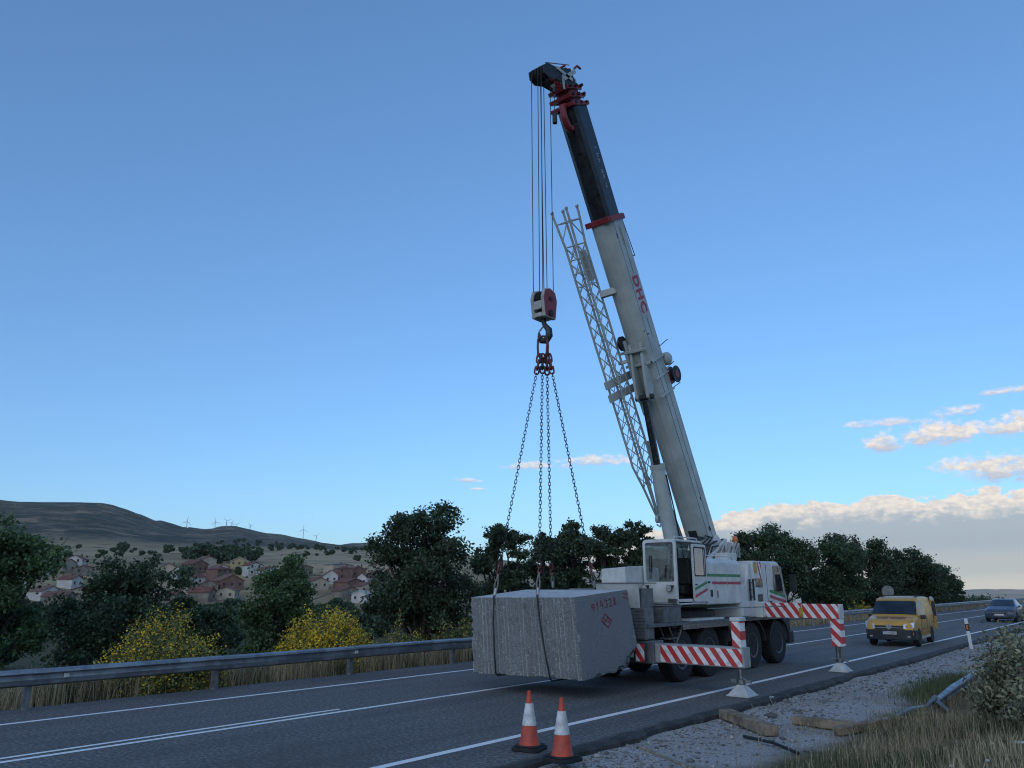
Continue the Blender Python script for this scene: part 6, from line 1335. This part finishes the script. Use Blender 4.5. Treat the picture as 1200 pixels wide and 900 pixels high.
# scraps of litter seen in the bank grass
lit = mat('litter_white', (0.6, 0.6, 0.58), 0.6)
for i, (x, y, s, lab) in enumerate([(-1.55, 10.2, 0.07, 'largest white litter scrap in the bank grass'), (-1.75, 9.4, 0.018, 'small white litter scrap in the bank grass'), (-2.05, 9.25, 0.018, 'small white litter scrap in the bank grass'), (-1.9, 10.6, 0.016, 'small white litter scrap in the bank grass'), (-6.9, 16.6, 0.05, 'white paper scrap on the tarmac shoulder by the jack foot')]):
    z = max(gh(x, y), 0 if x < -6.5 else -9)+(0.12 if i < 4 else 0.01); m = MB(); m.hexa([(x-s, y-s*.3, z), (x+s, y-s*.4, z+s*.2), (x+s*.9, y+s*.3, z+s*.25), (x-s*.8, y+s*.4, z), (x-s, y-s*.3, z+.01), (x+s*.9, y-s*.3, z+s*.2+.012), (x+s*.9, y+s*.3, z+s*.25+.012), (x-s*.7, y+s*.3, z+.02)])
    tag(m.build('litter_scrap', lit, org=(x, y, z)), lab, 'litter', 'small litter scraps on the bank' if 'small' in lab else None)
# ------------------------------------------------------------------ village across the valley
RF = {'red': mat('roof_red', (0.20, 0.075, 0.055), 0.85, 0, 0.2, 0.6), 'brown': mat('roof_brown', (0.22, 0.105, 0.075), 0.85, 0, 0.2, 0.6), 'pale': mat('roof_pale', (0.42, 0.43, 0.44), 0.7, 0, 0.1, 0.6), 'grey': mat('roof_grey', (0.15, 0.15, 0.155), 0.8, 0, 0.15, 0.6)}
WL = {'white': mat('wall_white', (0.52, 0.50, 0.47), 0.85, 0, 0.1, 0.3), 'cream': mat('wall_cream', (0.42, 0.36, 0.27), 0.85, 0, 0.1, 0.3), 'yellow': mat('wall_yellow', (0.40, 0.31, 0.16), 0.85, 0, 0.1, 0.3), 'brick': mat('wall_brick', (0.21, 0.12, 0.095), 0.85, 0, 0.15, 0.5), 'stone': mat('wall_stone', (0.24, 0.21, 0.17), 0.9, 0, 0.2, 0.5)}
winm = mat('far_window', (0.03, 0.03, 0.035), 0.3)
def polar(az, r):
    d = azdir(az)*r; return d.x, d.y
def build_house(az, r, w, d, h, rh, rot, wall, roof, label, group=None, hipped=False):
    w, d, h, rh = w*0.85, d*0.85, h*0.88, rh*0.85
    x, y = polar(az, r); z = gh(x, y); t = thing('house', (x, y, z), label, 'house', group); yaw = rad(rot)
    q = MB(); q.box(-w/2, w/2, -d/2, d/2, -4, h); gab = [(-w/2, h), (w/2, h), (0, h+rh)]
    if not hipped: q.prism([(-w/2, h), (w/2, h), (0, h+rh-0.02)], 'y', -d/2+0.01, d/2-0.01)
    ORG[t] = V(0, 0, 0); q.build('wall', WL[wall], t)
    q = MB(); e = 0.45; th = 0.22
    if hipped:
        q.add([(-w/2-e, -d/2-e, h-0.05), (w/2+e, -d/2-e, h-0.05), (w/2+e, d/2+e, h-0.05), (-w/2-e, d/2+e, h-0.05), (0, -d/2+w*0.42, h+rh), (0, d/2-w*0.42, h+rh)], [(0, 1, 4), (1, 2, 5, 4), (2, 3, 5), (3, 0, 4, 5), (3, 2, 1, 0)])
    else:
        for s in (-1, 1):
            k = e*rh/(w/2); q.prism([(s*(w/2+e), h-k), (0, h+rh), (0, h+rh+th), (s*(w/2+e), h-k+th)], 'y', -d/2-e, d/2+e)
    ro = q.build('roof', RF[roof], t)
    q = MB(); q.box(w*0.18, w*0.18+0.7, d*0.1, d*0.1+0.7, h+rh*0.4, h+rh+0.9); q.build('chimney', WL['brick'], ro)
    rn = random.Random(int(az*97+r))
    nst = 2 if h > 4.5 else 1
    for st in range(nst):
        for (face, n) in (('f', max(2, int(w/3))), ('r', max(2, int(d/3.2)))):
            for k in range(n):
                if rn.random() < 0.15: continue
                u = (k+0.5)/n-0.5; z1 = 1.2+st*2.9; q = MB()
                if face == 'f': q.box(u*w-0.5, u*w+0.5, -d/2-0.05, -d/2+0.02, z1, z1+1.3)
                else: q.box(w/2-0.02, w/2+0.05, u*d-0.5, u*d+0.5, z1, z1+1.3)
                q.build('window', winm, t)
    t.rotation_euler = (0, 0, yaw); return t
HS = [  # az, r, w, d, h, roof rise, turn from facing the camera, wall, roof, hipped
 (-28.9, 455, 9, 10, 6.2, 2.2, 28, 'white', 'brown', 0, 'white two-storey gabled house uphill behind the ash tree'), (-29.8, 450, 10, 13, 5.0, 2.0, 95, 'cream', 'brown', 0, 'long cream house with brown roof beside the white gabled one'), (-30.6, 440, 6, 7, 7.0, 1.6, 20, 'white', 'brown', 0, 'narrow tall white house between the stone barn and the long cream house'),
 (-31.4, 432, 10, 12, 4.0, 1.4, 80, 'stone', 'grey', 0, 'low stone barn with grey roof uphill of the white shed'), (-32.4, 420, 10, 9, 4.2, 2.0, 60, 'cream', 'brown', 1, 'hipped cream house at the village edge under the ash tree'), (-30.4, 372, 10, 12, 3.8, 2.2, 75, 'white', 'brown', 0, 'white house with wide brown roof low in the village'), (-29.6, 360, 9, 11, 3.6, 2.0, 110, 'stone', 'brown', 0, 'stone house with brown roof lowest on the slope'), (-31.6, 395, 9, 8, 3.6, 1.4, 40, 'white', 'pale', 0, 'white shed with pale roof among brown roofs'),
 (-23.4, 440, 8, 9, 4.8, 2.0, 35, 'cream', 'brown', 0, 'cream gabled house beside the round tree'), (-22.6, 425, 7, 10, 5.0, 2.4, 15, 'white', 'red', 0, 'white gable end with red roof beside the small dark tree'), (-21.9, 452, 11, 12, 4.8, 2.4, 80, 'brick', 'red', 0, 'brick house with bright red roof high in the village'), (-21.2, 470, 10, 9, 5.0, 1.8, 70, 'cream', 'brown', 0, 'cream house with brown roof right below the tree clump'),
 (-20.3, 425, 11, 10, 6.2, 2.0, 85, 'brick', 'red', 1, 'two-storey brick house with hipped red roof'), (-19.0, 452, 11, 12, 6.4, 2.6, 40, 'yellow', 'pale', 0, 'yellow house with pale metal roof, brightest in the village'), (-18.2, 440, 9, 10, 6.0, 1.8, 70, 'white', 'red', 0, 'white house with red roof next to the pale metal roof'), (-19.7, 402, 13, 16, 4.0, 3.2, 62, 'brick', 'brown', 0, 'wide low house with large brown roof in the middle of the village'),
 (-20.9, 392, 10, 12, 3.6, 2.2, 45, 'stone', 'brown', 0, 'stone house with brown roof below the wide roof'), (-19.6, 372, 9, 10, 4.0, 1.6, 30, 'cream', 'brown', 0, 'cream house low on the slope below the wide brown roof'), (-17.2, 430, 9, 10, 5.0, 2.0, 75, 'white', 'red', 0, 'white house with red roof behind the upright tree'), (-16.0, 420, 9, 11, 4.6, 2.0, 50, 'white', 'brown', 0, 'white house with brown roof behind the upright tree'),
 (-15.0, 440, 12, 10, 5.0, 1.6, 80, 'stone', 'brown', 0, 'stone house with brown roof between the upright tree and the long pale block'), (-12.4, 450, 17, 9, 5.0, 0.8, 88, 'cream', 'grey', 0, 'long pale flat-roofed block above the red roofs near the tallest oak'), (-12.0, 428, 9, 8, 6.5, 1.6, 60, 'brick', 'red', 1, 'tall pinkish brick house in front of the long pale block'), (-12.9, 418, 8, 9, 4.6, 2.6, 50, 'white', 'brown', 0, 'white wall house with brown roof beside the tall brick one'),
 (-11.2, 436, 10, 10, 4.5, 2.0, 70, 'brick', 'red', 0, 'brick house with red roof behind the small white gable by the tallest oak'), (-10.4, 412, 7, 9, 4.2, 2.4, 8, 'white', 'brown', 0, 'small white gable house facing the road beside the tallest oak'), (-11.6, 400, 13, 12, 3.6, 2.0, 85, 'brick', 'red', 0, 'long low house with red roof above the rounded broom'), (-10.4, 386, 12, 12, 3.6, 2.2, 70, 'cream', 'red', 0, 'cream house with red roof low beside the tallest oak'),
 (-11.8, 372, 11, 10, 3.8, 2.2, 78, 'stone', 'red', 0, 'stone house with red roof just above the rounded broom'), (-10.7, 362, 8, 9, 4.0, 1.6, 30, 'white', 'pale', 0, 'white house with pale roof, lowest one beside the tallest oak'), (-9.4, 425, 10, 11, 5.0, 2.2, 60, 'cream', 'brown', 0, 'cream house with brown roof half behind the tallest oak'), (-13.8, 400, 10, 11, 4.0, 2.0, 66, 'cream', 'red', 0, 'cream house with red roof between the upright tree and the long low house'),
]
for (az, r, w, d, h, rh, rot, wall, roof, hip, lab) in HS:
    build_house(az, r, w, d, h, rh, math.degrees(YAW)-az+rot-45+rad(0), wall, roof, lab, None, bool(hip))
rv = random.Random(31)
for k in range(60):
    az = rv.choice((rv.uniform(-33.4, -28.0), rv.uniform(-33.4, -28.0), rv.uniform(-23.4, -16.5), rv.uniform(-13.6, -9.2))); r = rv.uniform(352, 462)
    if any(abs(az-q[0])*r*0.0175 < 9 and abs(r-q[1]) < 13 for q in HS): continue
    HS.append((az, r)); build_house(az, r, rv.uniform(7, 10), rv.uniform(8, 12), rv.uniform(3.2, 4.6), rv.uniform(1.5, 2.3), rv.uniform(0, 180), ('stone', 'cream', 'white')[k % 3], ('brown', 'red')[k % 2], 'low %s village house with a plain %s tiled roof among the larger houses' % (('stone', 'cream', 'white')[k % 3], ('brown', 'red')[k % 2]), 'low %s houses with %s roofs' % (('stone', 'cream', 'white')[k % 3], ('brown', 'red')[k % 2]))
# ------------------------------------------------------------------ dark trees and shrubs dotted over the hillside (shared meshes)
def dot_tree(seed, hw, h, n, leaf):
    rg = np.random.default_rng(seed); P, _ = crown_points(rg, (0, 0, h*0.55), hw, hw, h*0.45, 8, 10, n//80, hw*0.45, hw*0.2)
    Vx = leaf_cards(rg, P, leaf); return Vx
HD = []
for s in range(3):
    t = thing('hillside_tree', (0, 0, -50), 'dark round tree dotted on the far hillside', 'tree', 'dark trees dotted over the hillside'); Vx = dot_tree(300+s, 4.0, 7.0, 2400, 0.9)
    ORG[t] = V(0, 0, 0); npmesh('crown', Vx, np.arange(len(Vx)), 4, LEAF['dark'], t); mm = MB(); mm.tube([(0, 0, -1), (0, 0, 4)], [0.3, 0.12], 6); mm.build('trunk', bark, t); HD.append(t)
spots = []
rh = random.Random(17)
for (a0, r0, n, sa, sr) in [(-20.6, 560, 9, 1.1, 22), (-19.3, 520, 9, 0.9, 20), (-22.0, 590, 5, 0.9, 15), (-26.3, 800, 2, 0.15, 8), (-23.3, 780, 2, 0.4, 15)]:
    for _ in range(n): spots.append((a0+rh.gauss(0, sa*0.6), r0+rh.gauss(0, sr), rh.uniform(0.9, 1.6)))
nclump = len(spots)
for _ in range(46): spots.append((rh.uniform(-31, -9.5), rh.uniform(540, 980), rh.uniform(0.35, 0.8)))
ndot = len(spots)
for _ in range(75): spots.append((rh.uniform(-22, -9), rh.uniform(900, 1350), rh.uniform(0.5, 0.95)))
nbelt = len(spots)
for _ in range(26): spots.append((rh.uniform(-32, -10), rh.uniform(330, 470), rh.uniform(0.4, 0.8)))
nvil = len(spots)
for _ in range(70): spots.append((rh.uniform(-33, -8), 130+190*rh.random()**0.7, rh.uniform(0.55, 1.15)))
def spot_label(k):
    if k < nclump: return ('dark round tree in the clump just above the village', 'tree clump above the village')
    if k < ndot: return ('small dark tree dotted alone on the tan hillside field', 'dark trees dotted over the hillside')
    if k < nbelt: return ('tiny dark tree in the scrub belt below the far ridge', 'scrub belt below the far ridge')
    if k < nvil: return ('small dark tree standing between the village houses', 'trees between the village houses')
    return ('dark valley tree on the slope below the village', 'trees in the valley below the village')
for k, (a, r, s) in enumerate(spots):
    x, y = polar(a, r); z = gh(x, y)-0.3
    if k < 3: o = HD[k]; o.location = (x, y, z); o.scale = (s, s, s)
    else: o = dup(HD[k % 3], (x, y, z), rh.uniform(0, 6.28), scale=s)
    o['label'], o['group'] = spot_label(k)
# trees out on the plain to the right
PT = []
for _ in range(46): PT.append((rh.uniform(28.5, 36.0), rh.uniform(170, 420), rh.uniform(0.35, 0.75)))
for k, (a, r, s) in enumerate(PT):
    x, y = polar(a, r); o = dup(HD[k % 3], (x, y, gh(x, y)-0.2), rh.uniform(0, 6.28), 'small tree out on the plain beyond the blue car', s); o['group'] = 'trees on the plain'
# ------------------------------------------------------------------ wind turbines on the ridge
def build_turbine(az, r, h, blade, rot):
    x, y = polar(az, r); z = gh(x, y)-4; t = thing('wind_turbine', (x, y, z), 'white three-bladed wind turbine on the far ridge', 'wind turbine', 'wind turbines on the ridge'); wm = mat('turbine_white', (0.62, 0.64, 0.66), 0.5)
    m = MB(); m.tube([(x, y, z), (x, y, z+h)], [2.1, 1.3], 10); m.build('tower', wm, t, smooth=40)
    f = -azdir(az); c = V(x, y, z+h+1)+f*3; s = V(-f.y, f.x, 0)
    m = MB(); m.bar(c-f*8, c, 3.0, 3.0); m.build('nacelle', wm, t, bevel=0.4)
    for k in range(3):
        a = rad(rot+120*k); d = s*math.cos(a)+V(0, 0, 1)*math.sin(a); m = MB(); m.tube([c, c+d*blade*0.25, c+d*blade], [0.7, 1.3, 0.35], 6); m.build('blade', wm, t)
for az, r, h, b, rt in [(-22.65, 3300, 62, 22, 80), (-20.85, 4250, 66, 28, 100), (-20.12, 4350, 56, 26, 20), (-19.78, 4700, 72, 22, 65), (-19.45, 4900, 84, 22, 40), (-18.55, 4300, 44, 16, 10), (-14.95, 4250, 70, 26, 90), (-14.05, 4400, 58, 18, 50)]:
    build_turbine(az, r, h, b, rt)
# ------------------------------------------------------------------ the evening air over the valley
def build_haze():
    m = bpy.data.materials.new('haze'); m.use_nodes = True; t = NT(m.node_tree); t.t.nodes.clear()
    v = t.n('ShaderNodeVolumePrincipled', {'Color': (1.0, 0.96, 0.90, 1), 'Density': 0.00004, 'Anisotropy': 0.2})
    o = t.n('ShaderNodeOutputMaterial'); t.t.links.new(v.outputs[0], o.inputs['Volume'])
    q = MB(); q.box(-9200, 9200, -9200, 9200, -420, 460); h = q.build('haze', m, kind='stuff')
    h['label'] = 'thin evening haze over the valley'; h['category'] = 'haze'
build_haze()
